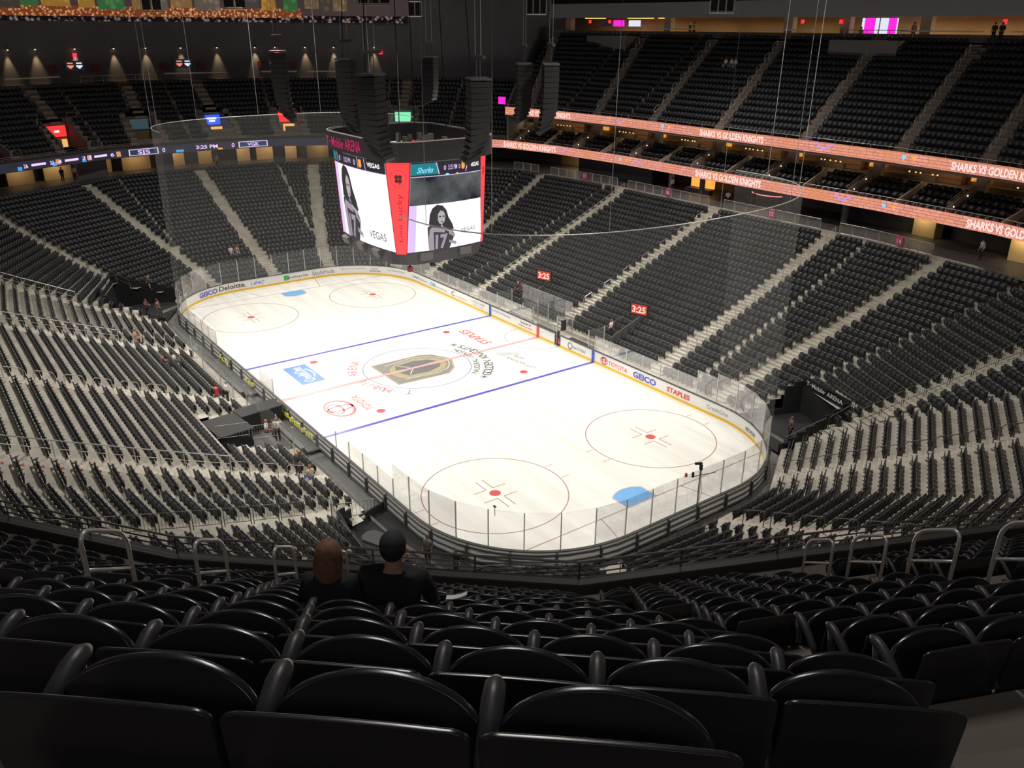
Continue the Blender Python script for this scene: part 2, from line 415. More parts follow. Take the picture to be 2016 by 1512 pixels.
# gate gap on the +y side just past centre
S_GATE0, S_GATE1 = 8.84+13.4+21.95+2.35, 8.84+13.4+21.95+3.3
runs = [(0, S_GATE0), (S_GATE1, TOT)]
q = MB(); [ring_wall(q, a, b_, 0.0, BH, 0.02, -.10, .5) for a, b_ in runs]; q.build('board_panel', WHITEB, DB)
q = MB(); [ring_wall(q, a, b_, 0.0, .2, 0.05, 0.021, .5) for a, b_ in runs]; q.build('kick_strip', YELLOW, DB, label='yellow kick strip')
q = MB(); [ring_wall(q, a, b_, BH, BH+.05, 0.06, -.13, .5) for a, b_ in runs]; q.build('cap_rail', CAPM, DB, label='dark cap rail')
# outside face: aluminium frame rails and posts
q = MB(); [ring_wall(q, 0, TOT, z, z+.07, -.11, -.2, 1.5) for z in (.08, .45, .85)]
s_ = 0
while s_ < TOT:
    p = RINKP.at(s_, -.2); t = RINKP.tan(s_); q.box((p.x, p.y, .52), (.1, .16, 1.04), math.atan2(t.y, t.x)); s_ += 2.44
q.build('board_frame', mat('board_frame_grey', (.10, .095, .09), .6, .3), DB)
S0P = 8.84+13.4+21.95     # s at x=0 on +y side
def board_text(s, s0, s1, z, h, m_, bold=0., name='board_lettering', slant=0):
    q = MB(); wmax = s1-s0
    v, f, a, b_ = text_geo(s, bold)
    text_map(q, s, lambda x, y: board_pt(s0+x, z+y, .042), width=wmax, height=h, bold=bold, slant=slant)
    o = q.build(name, m_, DB); return o
BT = mat('letter_blue', (.10, .11, .55), .4); KT = mat('letter_black', (.05, .05, .05), .4); KG = mat('letter_grey', (.33, .33, .33), .4); RTB = mat('letter_red', (.72, .06, .06), .4)
TEAL = mat('letter_teal', (.12, .5, .48), .4); GRN = mat('letter_green', (.05, .42, .15), .4); PUR = mat('letter_slate', (.22, .22, .33), .4)
board_text('GEICO', -5.1, -2.6, .36, .5, BT, .05)
board_text('Deloitte.', -2.4, .7, .42, .52, KT, .02)
board_text('UMC', 1.2, 2.7, .42, .36, BT, .0, slant=.3)
board_text('enterprise', 5.5, 7.9, .46, .3, KT, .0)
q = MB(); q.quad(board_pt(5.0, .34, .041), board_pt(5.0, .86, .041), board_pt(5.62, .86, .041), board_pt(5.62, .34, .041)); q.build('board_emblem', GRN, DB)
board_text('StubHub', 8.4, 11.0, .38, .46, PUR, .0)
board_text('WELCOME TO THE SHOW', 11.7, 14.6, .66, .14, KG); board_text('WATER LINE', 15.1, 16.4, .38, .14, KT, .02); board_text('NHL', 15.3, 16.2, .66, .14, KT)
board_text('City National Bank', 17.3, 19.8, .62, .2, KG); board_text('SAP', 21.1, 22.4, .45, .3, BT); board_text('SPORTNET', 22.5, 24.2, .45, .22, KG)
board_text('DR', 24.9, 26.0, .4, .42, TEAL, .03); board_text('heating', 26.2, 28.2, .45, .2, TEAL)
board_text('C', 29.2, 29.8, .36, .5, KT); board_text('comfort', 30.1, 32.2, .42, .18, KG)
board_text('CHALONE', 33.0, 35.4, .62, .24, KG); board_text('VINEYARD', 33.2, 35.2, .34, .14, KG)
board_text('BE PART OF THE STORY', 36.9, 39.9, .62, .18, KG); board_text('WPT', 41.4, 43.2, .66, .18, KT, .02); board_text('AMERICA FIRST', 41.1, 43.4, .36, .18, RTB)
board_text('BATTERY', 49.3, 51.0, .42, .28, PUR); 
q = MB()
for k in range(20):
    t, t2 = 2*PI*k/20, 2*PI*(k+1)/20
    q.quad(*[board_pt(48.85+r_*math.cos(u), .56+r_*math.sin(u), .041) for r_, u in ((.22, t), (.33, t), (.33, t2), (.22, t2))])
q.build('board_emblem', PUR, DB)
q = MB()
for ex, ey, cx_, cz_ in ((.42, .3, 0, 0), (.2, .3, 0, 0), (.3, .12, 0, .12)):
    for k in range(20):
        t, t2 = 2*PI*k/20, 2*PI*(k+1)/20
        q.quad(*[board_pt(53.35+cx_+(ex+e)*math.cos(u), .56+cz_+(ey+e)*math.sin(u), .041) for e, u in ((-.03, t), (.03, t), (.03, t2), (-.03, t2))])
q.build('board_emblem', RTB, DB)
board_text('TOYOTA', 53.9, 56.2, .38, .38, RTB, .0); board_text('GEICO', 56.9, 59.5, .34, .5, BT, .05)
board_text('STAPLES', 60.7, 63.1, .4, .4, RTB, .04); board_text('CreditOne', 64.8, 66.9, .45, .34, KG, .0); board_text('axs', 68.9, 70.3, .4, .38, PUR, .03)
for s_, m_ in ((S0P-7.77, BLUEP), (S0P+7.77, BLUEP), (S0P, REDP)):
    q = MB(); q.quad(board_pt(s_-.17, .0, .07), board_pt(s_-.17, BH, .07), board_pt(s_+.17, BH, .07), board_pt(s_+.17, .0, .07)); q.build('line_marker', m_, DB)
q = MB(); q.quad(*[board_pt(45.6+a, b_, .041) for a, b_ in ((1.7, .25), (1.55, .28), (1.6, .8), (1.75, .8))]); q.build('board_emblem', RTB, DB)

# glass panels and stanchions
GLASS = veil('rink_glass', (.66, .68, .68), .05, gloss=.28)  # diffuse share paints in a milky haze for the reflected ice
GPOST = mat('stanchion_aluminium', (.62, .62, .60), .35, .6)
def glass_h(x, y): return 2.45 if abs(x) < 19 else 3.45
def glass_run(s0, s1, h0=None):
    n = max(1, round((s1-s0)/(1.9)));
    for k in range(n):
        a, c = s0+(s1-s0)*k/n, s0+(s1-s0)*(k+1)/n
        A, C = RINKP.at(a, -.04), RINKP.at(c, -.04); mid = (A+C)/2; h = h0 or glass_h(mid.x, mid.y)
        if abs(h-3.45) < .01 and abs(mid.x) < 20.5: h = 3.1
        t = (C-A).normalized(); nn = Vector((t.y, -t.x))*.006
        g = MB(); g.prism([(A.x-nn.x, A.y-nn.y, BH+.05), (C.x-nn.x, C.y-nn.y, BH+.05), (C.x+nn.x, C.y+nn.y, BH+.05), (A.x+nn.x, A.y+nn.y, BH+.05)],
                          [(A.x-nn.x, A.y-nn.y, h), (C.x-nn.x, C.y-nn.y, h), (C.x+nn.x, C.y+nn.y, h), (A.x+nn.x, A.y+nn.y, h)])
        g.build('glass_panel', GLASS, DB)
        p = MB(); p.box((A.x, A.y, (BH+h)/2), (.05, .07, h-BH), math.atan2(t.y, t.x)); p.build('stanchion', GPOST, DB)
S0N = TOT-13.4-21.95   # s where x=0 on -y side
sN = lambda x: S0N-x   # s at given x on -y side
glass_run(-0, S0P-8.0); 
glass_run(S0P-8.0, S0P-1.1, 2.45)
glass_run(S0P+7.9, sN(10.0))
glass_run(sN(1.1), sN(-1.7), 2.45)
glass_run(sN(-11.8), TOT)

# ------------------------------------------------------------------ seating bowl
def mirror(quad):
    """quad: points from the +x axis to the +y axis; returns a full ring, counter-clockwise"""
    a = list(quad); ring = a[:]
    ring += [(-x, y) for x, y in reversed(a) if x > .01]
    ring += [(-x, -y) for x, y in a if x > .01 and y > .01]
    ring += [(x, -y) for x, y in reversed(a) if y > .01]
    out = []
    for p in ring:
        if not out or math.hypot(p[0]-out[-1][0], p[1]-out[-1][1]) > .01: out.append(p)
    return out
LIN = mirror([(31.6, 0), (31.2, 6.8), (27.2, 13.5), (22.4, 14.3), (17.3, 14.45)])
LOUT = mirror([(54.0, 0), (52.8, 10.0), (44.3, 25.4), (31.6, 34.2), (17.3, 36.1)])
NL = 26
def lring(k):
    t = k/NL; return [(a[0]+(b[0]-a[0])*t, a[1]+(b[1]-a[1])*t) for a, b in zip(LIN, LOUT)]
def lz(k): return .30+.3*k+.0013*k*k
TUN = [[(22.5, 13.2), (24.6, 18.8), (29.4, 17.4), (27.9, 12.0)],
       [(18.6, -13.0), (19.8, -16.6), (27.2, -17.8), (27.9, -12.0)],
       [(-24.2, -14.0), (-26.9, -18.9), (-32.4, -16.6), (-30.2, -10.5)]]
PLAT = [(2.2, -13.2), (4.0, -19.2), (9.4, -19.2), (8.2, -13.2)]
def in_tunnel(x, y): return any(inside(t, x, y) for t in TUN)
LA = [((30.7, 8.75), (49, 20.3)), ((29.9, 16.4), (39.6, 30.5)), ((19.9, 15), (24.6, 36.2)), ((13.3, 14.9), (13.6, 36.2)), ((-.1, 14.9), (-.3, 36.2)), ((-13.6, 14.9), (-14.4, 36.2)),
      ((-22.6, 15), (-27.9, 35.8)), ((-29, 14), (-42.5, 28.0)), ((-32.2, 6.4), (-52.8, 15.0)), ((-32.2, 0.3), (-54, 0)),
      ((-32.2, -6.4), (-52.3, -14.7)), ((-28.9, -13.6), (-45.0, -26.2)), ((-22.6, -14.9), (-29.5, -35.0)), ((-13.4, -14.9), (-13.4, -36.2)), ((-.5, -14.9), (.1, -36.2)), ((14.0, -14.9), (13.3, -36.2)),
      ((18.6, -14.9), (24.8, -36.0)), ((29.7, -14.0), (38.6, -31.0)), ((31.8, -7), (50.5, -16.0)), ((32.2, 1.5), (54, 3.4))]
def aisle_pts(k, ringpath):
    t = k/NL; out = []
    for a, b in LA: out.append(ringpath.project(a[0]+(b[0]-a[0])*t, a[1]+(b[1]-a[1])*t))
    return out
rings = [Path(lring(k)) for k in range(NL+2)]   # counter-clockwise: outward is to the right of travel
tread = MB(); steps = MB()
def sub_quad(mb, P0, P1, z0, z1, skip=None, step=1.2):
    """treads and risers between two matching polylines"""
    n = len(P0)
    for i in range(n):
        j = (i+1) % n; a0, a1 = Vector(P0[i]), Vector(P0[j]); b0, b1 = Vector(P1[i]), Vector(P1[j])
        m_ = max(1, int((b1-b0).length/step)) if skip else 1
        for q_ in range(m_):
            t, u = q_/m_, (q_+1)/m_; A, B, C, D = a0.lerp(a1, t), a0.lerp(a1, u), b0.lerp(b1, u), b0.lerp(b1, t)
            c = (A+B+C+D)/4
            if skip and skip(c.x, c.y): continue
            mb.quad((*A, z0), (*D, z0), (*C, z0), (*B, z0)); mb.quad((*D, z0), (*D, z1), (*C, z1), (*C, z0))
for k in range(NL+1):
    sub_quad(tread, lring(k), lring(k+1), lz(k), lz(k+1), (lambda x, y: in_tunnel(x, y) or inside(PLAT, x, y)) if k < 8 else None)
A, B = lring(0), lring(0)
for i in range(len(A)):
    j = (i+1) % len(A); tread.quad((*A[i], 0), (*A[i], lz(0)), (*A[j], lz(0)), (*A[j], 0))
for k in range(NL):
    for (s_, p) in aisle_pts(k+1, rings[k+1]):
        if in_tunnel(p.x, p.y): continue
        t = rings[k+1].tan(s_); n_ = Vector((-t.y, t.x)); c = p+n_*.2
        steps.box((c.x, c.y, lz(k)+.075), (1.25, .4, .15), math.atan2(t.y, t.x))
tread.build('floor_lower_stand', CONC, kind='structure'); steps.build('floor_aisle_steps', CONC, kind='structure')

def seat_low():
    """folded seat as seen across the hall: origin on the tread under the backrest, +y to the ice"""
    b = MB(); ol = [(-.25, .26), (.25, .26), (.255, .70), (.235, .78), (.15, .82), (-.15, .82), (-.235, .78), (-.255, .70)]
    b.prism([(x, -.02-(z-.38)*.12, z) for x, z in ol], [(x, .045-(z-.38)*.12, z) for x, z in ol])
    pl = [(-.235, -.08), (.235, -.08), (.235, .20), (.17, .29), (-.17, .29), (-.235, .20)]; b.prism([(x, .17+z*.12, .39+z) for x, z in pl], [(x, .12+z*.12, .40+z) for x, z in pl])
    b.box((-.265, .13, .56), (.045, .28, .045), 0, .15); b.box((-.265, .05, .2), (.05, .08, .4)); b.box((0, .03, .24), (.5, .06, .12))
    return b
_sl = seat_low(); SV = np.array(_sl.v); SF = _sl.f
_cache = {'v': [], 'n': 0, 'f3': []}
seat_places = []   # (x, y, z, rz, kind)
def row_seats(path, z, aisles, back=.14, pitch=.53, skip=None, gap=.68, dead=()):
    """path ccw; seats face the ice (left of travel)"""
    n = len(path.p)
    for i in range(n):
        a, b = path.p[i], path.p[(i+1) % n]; L = (b-a).length
        if L < .6: continue
        t = (b-a)/L; nn = Vector((-t.y, t.x)); rz = math.atan2(t.y, t.x)+0.0
        cuts = sorted((s_-path.L[i]) for s_, p in aisles if -1 < s_-path.L[i] < L+1)
        edges = [0.12]+[c for c in cuts]+[L-.12]
        spans = []; lo = .12
        for c in cuts:
            spans.append((lo, c-gap)); lo = c+gap
        spans.append((lo, L-.12))
        for lo, hi in spans:
            m_ = int((hi-lo)/pitch)
            if m_ < 1: continue
            st = lo+((hi-lo)-m_*pitch)/2+pitch/2
            for k in range(m_):
                q = a+t*(st+k*pitch)+nn*back
                if skip and skip(q.x, q.y): continue
                if not in_view((q.x, q.y, z+.5), .10): continue
                seat_places.append((q.x, q.y, z, rz, 0))
def lskip(k):
    def f(x, y):
        if k >= NL and not (x < -30 and y < 22): return True
        if in_tunnel(x, y) or any(inside([((px_-cx)*1.14+cx, (py_-cy)*1.14+cy) for px_, py_ in T for cx, cy in [(sum(q[0] for q in T)/4, sum(q[1] for q in T)/4)]], x, y) for T in TUN): return True
        if inside([(1.6, -12), (3.4, -19.8), (10, -19.8), (8.8, -12)], x, y): return True
        if k < 1 and abs(x) < 8.5 and y > 0: return True
        if k < 1 and -12 < x < 10.5 and y < 0: return True
        return False
    return f
for k in range(NL+1):
    row_seats(rings[k+1], lz(k), aisle_pts(k+1, rings[k+1]), skip=lskip(k))

# walkway round the top of the lower stand, and the wall behind it
def off_ring(ring, d):
    n = len(ring); out = []
    for i in range(n):
        p0, p1, p2 = Vector(ring[i-1]), Vector(ring[i]), Vector(ring[(i+1) % n])
        t1, t2 = (p1-p0).normalized(), (p2-p1).normalized(); n1, n2 = Vector((t1.y, -t1.x)), Vector((t2.y, -t2.x))
        mm = (n1+n2); mm = mm/(mm.length_squared/2) ; out.append(tuple(p1+mm*d))
    return out
U = mirror([(55.3, 0), (54.2, 10.5), (48.32, 23.84), (42.94, 29.83), (36.0, 34.9), (27.5, 37.0), (16.9, 37.9)])
def annulus(mb, r0, r1, z, up=True):
    n = len(r0)
    for i in range(n):
        j = (i+1) % n
        q = [(*r0[i], z), (*r1[i], z), (*r1[j], z), (*r0[j], z)]; mb.quad(*(q if up else q[::-1]))
def band(mb, r, z0, z1, off=0., th=.15, sel=None):
    r0, r1 = off_ring(r, off), off_ring(r, off+th); n = len(r)
    for i in range(n):
        if sel and not sel(i): continue
        j = (i+1) % n
        mb.prism([(*r0[i], z0), (*r1[i], z0), (*r1[j], z0), (*r0[j], z0)], [(*r0[i], z1), (*r1[i], z1), (*r1[j], z1), (*r0[j], z1)])
ZW = lz(NL+1)
q = MB(); top = lring(NL+1); n = len(U)
# walkway: from the last row out to 8 m beyond the fascia
wk = off_ring(U, 7.0)
ta = Path(top)
for i in range(n):
    j = (i+1) % n
    A0 = ta.project(*U[i])[1]; A1 = ta.project(*U[j])[1]
    q.quad((*A0, ZW-.01), (*wk[i], ZW-.01), (*wk[j], ZW-.01), (*A1, ZW-.01))
q.build('floor_concourse', mat('concourse_floor', (.09, .08, .08), .5, noise=.2), kind='structure')
q = MB(); band(q, U, ZW, 11.75, 6.8, .3); q.build('wall_concourse', mat('concourse_wall', (.10, .10, .11), .7, noise=.15, nscale=.2), kind='structure')
# section plan (indices into U, ccw): which edges belong to which stand
def mid(i): a, b = U[i], U[(i+1) % n]; return ((a[0]+b[0])/2, (a[1]+b[1])/2)
def is_far(i): return mid(i)[0] < -32
def is_north(i): return mid(i)[1] > 0 and mid(i)[0] > -36.5 
# slab and LED fascia at z 11.75
q = MB(); annulus(q, off_ring(U, -.12), off_ring(U, 7.), 11.75, False); annulus(q, off_ring(U, -.12), off_ring(U, 7.), 11.95, True)
q.build('slab_club_level', mat('soffit_grey', (.06, .06, .065), .8), kind='structure')

# LED ribbon shader: pinkish stone courses drawn by a brick texture over arc length and height
def brick_led():
    m = bpy.data.materials.new('led_stone_pattern'); m.use_nodes = True; nt = m.node_tree; nt.nodes.clear()
    out = nt.nodes.new('ShaderNodeOutputMaterial'); em = nt.nodes.new('ShaderNodeEmission'); uv = nt.nodes.new('ShaderNodeUVMap')
    br = nt.nodes.new('ShaderNodeTexBrick'); br.inputs['Scale'].default_value = 1.0; br.inputs['Brick Width'].default_value = .85; br.inputs['Row Height'].default_value = .26
    br.inputs['Mortar Size'].default_value = .025; br.offset = .37; br.squash = .7; br.squash_frequency = 3
    br.inputs['Color1'].default_value = (.95, .42, .34, 1); br.inputs['Color2'].default_value = (.84, .33, .24, 1); br.inputs['Mortar'].default_value = (.42, .13, .10, 1)
    nz = nt.nodes.new('ShaderNodeTexNoise'); nz.inputs['Scale'].default_value = .25; nz.inputs['Detail'].default_value = 2
    mx = nt.nodes.new('ShaderNodeMixRGB'); mx.blend_type = 'MIX'; mx.inputs['Color2'].default_value = (.80, .30, .12, 1)
    mr = nt.nodes.new('ShaderNodeMapRange'); mr.inputs['From Min'].default_value = .45; mr.inputs['From Max'].default_value = .65; mr.inputs['To Max'].default_value = .7
    nt.links.new(uv.outputs[0], br.inputs['Vector']); nt.links.new(uv.outputs[0], nz.inputs['Vector']); nt.links.new(nz.outputs['Fac'], mr.inputs['Value'])
    nt.links.new(mr.outputs[0], mx.inputs['Fac']); nt.links.new(br.outputs['Color'], mx.inputs['Color1']); nt.links.new(mx.outputs[0], em.inputs[0])
    em.inputs[1].default_value = .92; nt.links.new(em.outputs[0], out.inputs['Surface']); return m
LEDM = brick_led()
def led_strip(name, path, s0, s1, z0, z1, m_, off, parent=None, **kw):
    """path clockwise; face towards the ice, follows every corner"""
    cuts = [s0]+[L for L in path.L if s0 < L < s1]+[s1]; v = []; f = []; uv = []
    for a, b in zip(cuts[:-1], cuts[1:]):
        A, B = path.at(a+1e-4, off), path.at(b-1e-4, off); A2, B2 = path.at(a+1e-4, off-.12), path.at(b-1e-4, off-.12); n = len(v)
        v += [(A.x, A.y, z0), (B.x, B.y, z0), (B.x, B.y, z1), (A.x, A.y, z1), (A2.x, A2.y, z0), (B2.x, B2.y, z0), (B2.x, B2.y, z1), (A2.x, A2.y, z1)]
        for q_ in ((0, 3, 2, 1), (4, 5, 6, 7), (0, 1, 5, 4), (3, 7, 6, 2)): f.append(tuple(n+i for i in q_))
        uvm = {n: (a, z0), n+1: (b, z0), n+2: (b, z1), n+3: (a, z1), n+4: (a, z0), n+5: (b, z0), n+6: (b, z1), n+7: (a, z1)}; uv.append(uvm)
    me = bpy.data.meshes.new(name); me.from_pydata(v, [], f); me.materials.append(m_); l = me.uv_layers.new(name='UVMap')
    look = {}
    for d in uv: look.update(d)
    for lp in me.loops: l.data[lp.index].uv = look[lp.vertex_index]
    me.update(); o = bpy.data.objects.new(name, me); COL.objects.link(o)
    if parent: o.parent = parent
    return tag(o, **kw)
UC = Path(list(reversed(U)))     # clockwise
def us(x, y): return UC.project(x, y)[0]
s_n0, s_n1 = us(-40.5, 31.6), us(54.0, 12)
RB1 = led_strip('led_ribbon_board', UC, s_n0, s_n1, 11.72, 12.72, LEDM, .14, label='salmon pink LED ribbon board on the club level fascia, the lower of two', cat='LED display')
ZU = 16.65
RB2 = led_strip('led_ribbon_board', UC, us(-35.8, 35.0), us(54.0, 12), 16.0, 16.95, LEDM, .14, label='salmon pink LED ribbon board under the upper deck railing, the upper of two', cat='LED display')
LEDW = glow('led_pale_letters', (1., .72, .68), 1.1)
def ribbon_text(parent, s, s0, width, z, h, m_, off=.17, bold=.02, name='led_lettering'):
    q = MB()
    def fn(x, y): p = UC.at(s0+x, off); return (p.x, p.y, z+y)
    text_map(q, s, fn, width=width, height=h, bold=bold); return q.build(name, m_, parent)
for x in (-29.0-8.6, -4.7, 25.3, ):
    ribbon_text(RB1, 'SHARKS VS GOLDEN KNIGHTS', us(x, 38), 8.7, 11.9, .66, LEDW, bold=.045)
for x in (-33.8, -4.6, 23.0):
    ribbon_text(RB2, 'SHARKS VS GOLDEN KNIGHTS', us(x, 38), 8.3, 16.16, .62, LEDW, bold=.045)
LBL = glow('led_light_blue', (.25, .7, 1.), 1.); LGO = glow('led_gold', (1., .42, .08), 1.); LPU = glow('led_violet', (.55, .3, 1.), 1.)
for rb, z0, xs in ((RB1, 11.72, (-26.6, -13.2, 13.2)), (RB2, 16.0, (-17, 10.5, ))):
    for x in xs:
        q = MB(); s_ = us(x, 38)
        for dx in (-.9, .9):
            A, B, C, D = [UC.at(s_+e, .18) for e in (dx, dx+.25, .25*0+.12, -.12)]
            q.quad((A.x, A.y, z0+.92), (B.x, B.y, z0+.92), (C.x, C.y, z0+.3), (D.x, D.y, z0+.3))
        q.build('led_chevron', LPU, rb)
for rb, z0, xs in ((RB1, 11.72, (-16.5, 17.5)), (RB2, 16.0, (-10.0, 18.6))):
    for x in xs:
        for dx, m_ in ((0, LBL), (1.0, LGO)):
            s_ = us(x, 38)+dx; p = [UC.at(s_+e, .18) for e in (-.2, 0, .2)]
            q = MB(); q.ngon([(p[0].x, p[0].y, z0+.6), (p[1].x, p[1].y, z0+.3), (p[2].x, p[2].y, z0+.6), (p[2].x, p[2].y, z0+.75), (p[0].x, p[0].y, z0+.75)]); q.build('led_team_crest', m_, rb)

# far ribbon: dark scoreboard strip
s_f0, s_f1 = us(-36.5, -34.6), s_n0-.05
RBF = led_strip('led_ribbon_board', UC, s_f0, s_f1, 11.72, 12.72, glow('led_dark_violet', (.018, .018, .032), 1.), .14, label='dark LED scoreboard strip across the far end fascia', cat='LED display')
def seg(s0, s1, z0, z1, m_, name='led_field', off=.165, parent=None):
    q = MB(); cuts = [s0]+[L for L in UC.L if s0 < L < s1]+[s1]
    for a, b in zip(cuts[:-1], cuts[1:]):
        A, B = UC.at(a+1e-4, off), UC.at(b-1e-4, off); q.quad((A.x, A.y, z0), (A.x, A.y, z1), (B.x, B.y, z1), (B.x, B.y, z0))
    return q.build(name, m_, parent or RBF)
LW = glow('led_white_lilac', (.85, .62, 1.), 1.1); LTAN = glow('led_tan', (.6, .3, .15), 1.); LNAV = glow('led_navy', (.03, .08, .2), 1.)
sc0 = us(-55.2, -8.0)
for d in (0.6,): pass
def frame_box(y0, y1, txt):
    a, b = us(-56, y0), us(-56, y1); seg(a, b, 11.85, 12.6, LW, off=.16); seg(a+.12, b-.12, 11.92, 12.53, glow('led_slate', (.02, .04, .08), 1.), off=.175)
    ribbon_text(RBF, txt, (a+b)/2-.75, 1.5, 12.0, .45, LW, .19)
frame_box(-8.4, -4.8, 'SJS'); frame_box(5.6, 9.4, 'VGK')
ribbon_text(RBF, '0', us(-56, -4.3), .35, 11.98, .52, LW); ribbon_text(RBF, '3:25 PM', us(-56, .2), 2.7, 12.0, .45, LW); ribbon_text(RBF, '0', us(-56, 4.7), .35, 11.98, .52, LW)
for y, n1, n2 in ((-11.5, '18', '6'), (-15.6, '4', '7'), (-20.0, '26', '33')):
    s_ = us(-53, y); ribbon_text(RBF, n1, s_-1.6, .5, 12.0, .42, LW); seg(s_-.7, s_+1.0, 12.1, 12.35, LW); ribbon_text(RBF, n2, s_+1.5, .45, 12.0, .42, LW); seg(s_+2.2, s_+2.7, 11.9, 12.5, LTAN)
    seg(s_-2.3, s_-1.8, 11.8, 12.2, glow('led_cyan', (.05, .35, .8), 1.))
seg(us(-56, -2.6), us(-56, -1.6), 11.8, 12.1, glow('led_cyan', (.05, .35, .8), 1.)); seg(us(-56, 2.9), us(-56, 3.5), 11.78, 11.98, glow('led_amber', (.8, .4, .1), 1.))

# ------------------------------------------------------------------ upper deck (north side, near corner and near end) and far mezzanine
RISE, PITCH = .56, .78
def uz(m_): return ZU+RISE*m_
NU = 17; PN = .565
def deck(name, idx, base, z0, rows, rise, pitch, d0, m_, skip=None):
    q = MB()
    for r in range(rows):
        a, b = off_ring(base, d0+pitch*r), off_ring(base, d0+pitch*(r+1))
        if skip and r < 9:
            z, z2 = z0+rise*r, z0+rise*(r+1)
            for i in idx:
                j = (i+1) % n; a0, a1, b0, b1 = Vector(a[i]), Vector(a[j]), Vector(b[i]), Vector(b[j]); m2 = max(1, int((b1-b0).length/.5))
                for e in range(m2):
                    t, u = e/m2, (e+1)/m2; A, B, C, D = a0.lerp(a1, t), a0.lerp(a1, u), b0.lerp(b1, u), b0.lerp(b1, t); c = (A+B+C+D)/4
                    if skip(c.x, c.y): continue
                    q.quad((*A, z), (*D, z), (*C, z), (*B, z)); q.quad((*D, z), (*D, z2), (*C, z2), (*C, z))
            continue
        for i in idx:
            j = (i+1) % n; z, z2 = z0+rise*r, z0+rise*(r+1)
            q.quad((*a[i], z), (*b[i], z), (*b[j], z), (*a[j], z)); q.quad((*b[i], z), (*b[i], z2), (*b[j], z2), (*b[j], z))
    a = off_ring(base, 0)
    b = off_ring(base, d0)
    for i in idx:
        j = (i+1) % n; q.quad((*a[i], z0), (*b[i], z0), (*b[j], z0), (*a[j], z0))
    return q
up_idx = [i for i in range(n) if not (mid(i)[0] < -34) and not (mid(i)[1] < 0 and mid(i)[0] < 14)]
far_idx = [i for i in range(n) if mid(i)[0] < -34 or (mid(i)[0] < -14 and mid(i)[1] < 0)]
D0 = .6
# the two decks meet at a side wall near x = -35 on the north side: split that edge there
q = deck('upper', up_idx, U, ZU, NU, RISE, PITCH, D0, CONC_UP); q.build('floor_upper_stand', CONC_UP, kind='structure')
FZ = 12.95; NF = 12
pass

UA_N = [((25.1, 38.5), (23.7, 51)), ((17.3, 38.5), (16.1, 51)), ((7.5, 38.5), (6.2, 51)), ((-3.1, 38.5), (-5.4, 51)), ((-12.9, 38.5), (-15, 51)), ((-22.0, 38.5), (-26.6, 51)), ((-32.9, 36.3), (-41, 47)), ((36.5, 35.5), (43, 47)),
        ((46.03, -27.06), (53.6, -37.06)), ((50.75, -20.6), (61.0, -27.5)), ((55, 0), (68, 0)), ((54, 12), (66, 16))]
def dir_at(p, q_, m_, path):
    t = m_/16; return path.project(p[0]+(q_[0]-p[0])*t, p[1]+(q_[1]-p[1])*t)
upaths = {}
for m_ in range(NU):
    ring = off_ring(U, 1.25+PITCH*m_)
    for i in up_idx:
        pass
    P = Path(ring); upaths[m_] = P
ups = set(up_idx)
north_seats = []; fore = []
EN = None
for m_ in range(NU-1):
    P = upaths[m_]; cuts = [dir_at(a, b, m_, P) for a, b in UA_N]
    for i in up_idx:
        a, b = P.p[i], P.p[(i+1) % n]; L = (b-a).length; t = (b-a)/L; nn = Vector((-t.y, t.x)); rz = math.atan2(t.y, t.x)
        near = mid(i)[1] < 10 and mid(i)[0] > 14
        cc = sorted(s_-P.L[i] for s_, p in cuts if -1 < s_-P.L[i] < L+1)
        spans = []; lo = .1
        for c in cc: spans.append((lo, c-.62)); lo = c+.62
        spans.append((lo, L-.1))
        for lo, hi in spans:
            k_ = int((hi-lo)/.52)
            if k_ < 1: continue
            st = lo+((hi-lo)-k_*.52)/2+.26
            if near:
                # keep the pattern of the row: seats sit on a fixed stagger
                cam_t = (Vector((CAM.x, CAM.y))-a).dot(t); ph = (cam_t+.075+(.2825 if m_ % 2 else 0)) % PN
                st = ph+math.ceil((lo+.26-ph)/PN)*PN; k_ = int((hi-.26-st)/PN)+1
            for e in range(max(0, k_)):
                q_ = a+t*(st+e*(PN if near else .52))
                if near: 
                    if m_ <= 15 and (q_-Vector((CAM.x, CAM.y))).length < 60 and in_view((q_.x, q_.y, uz(m_)+.7), .05): fore.append((q_.x, q_.y, uz(m_), rz, m_))
                elif in_view((q_.x, q_.y, uz(m_)+.5), .08):
                    if q_.x < -20 and q_.y > 0 and (q_.x+34.5) < -(q_.y-35)*.62: continue
                    seat_places.append((q_.x, q_.y, uz(m_), rz, 0))
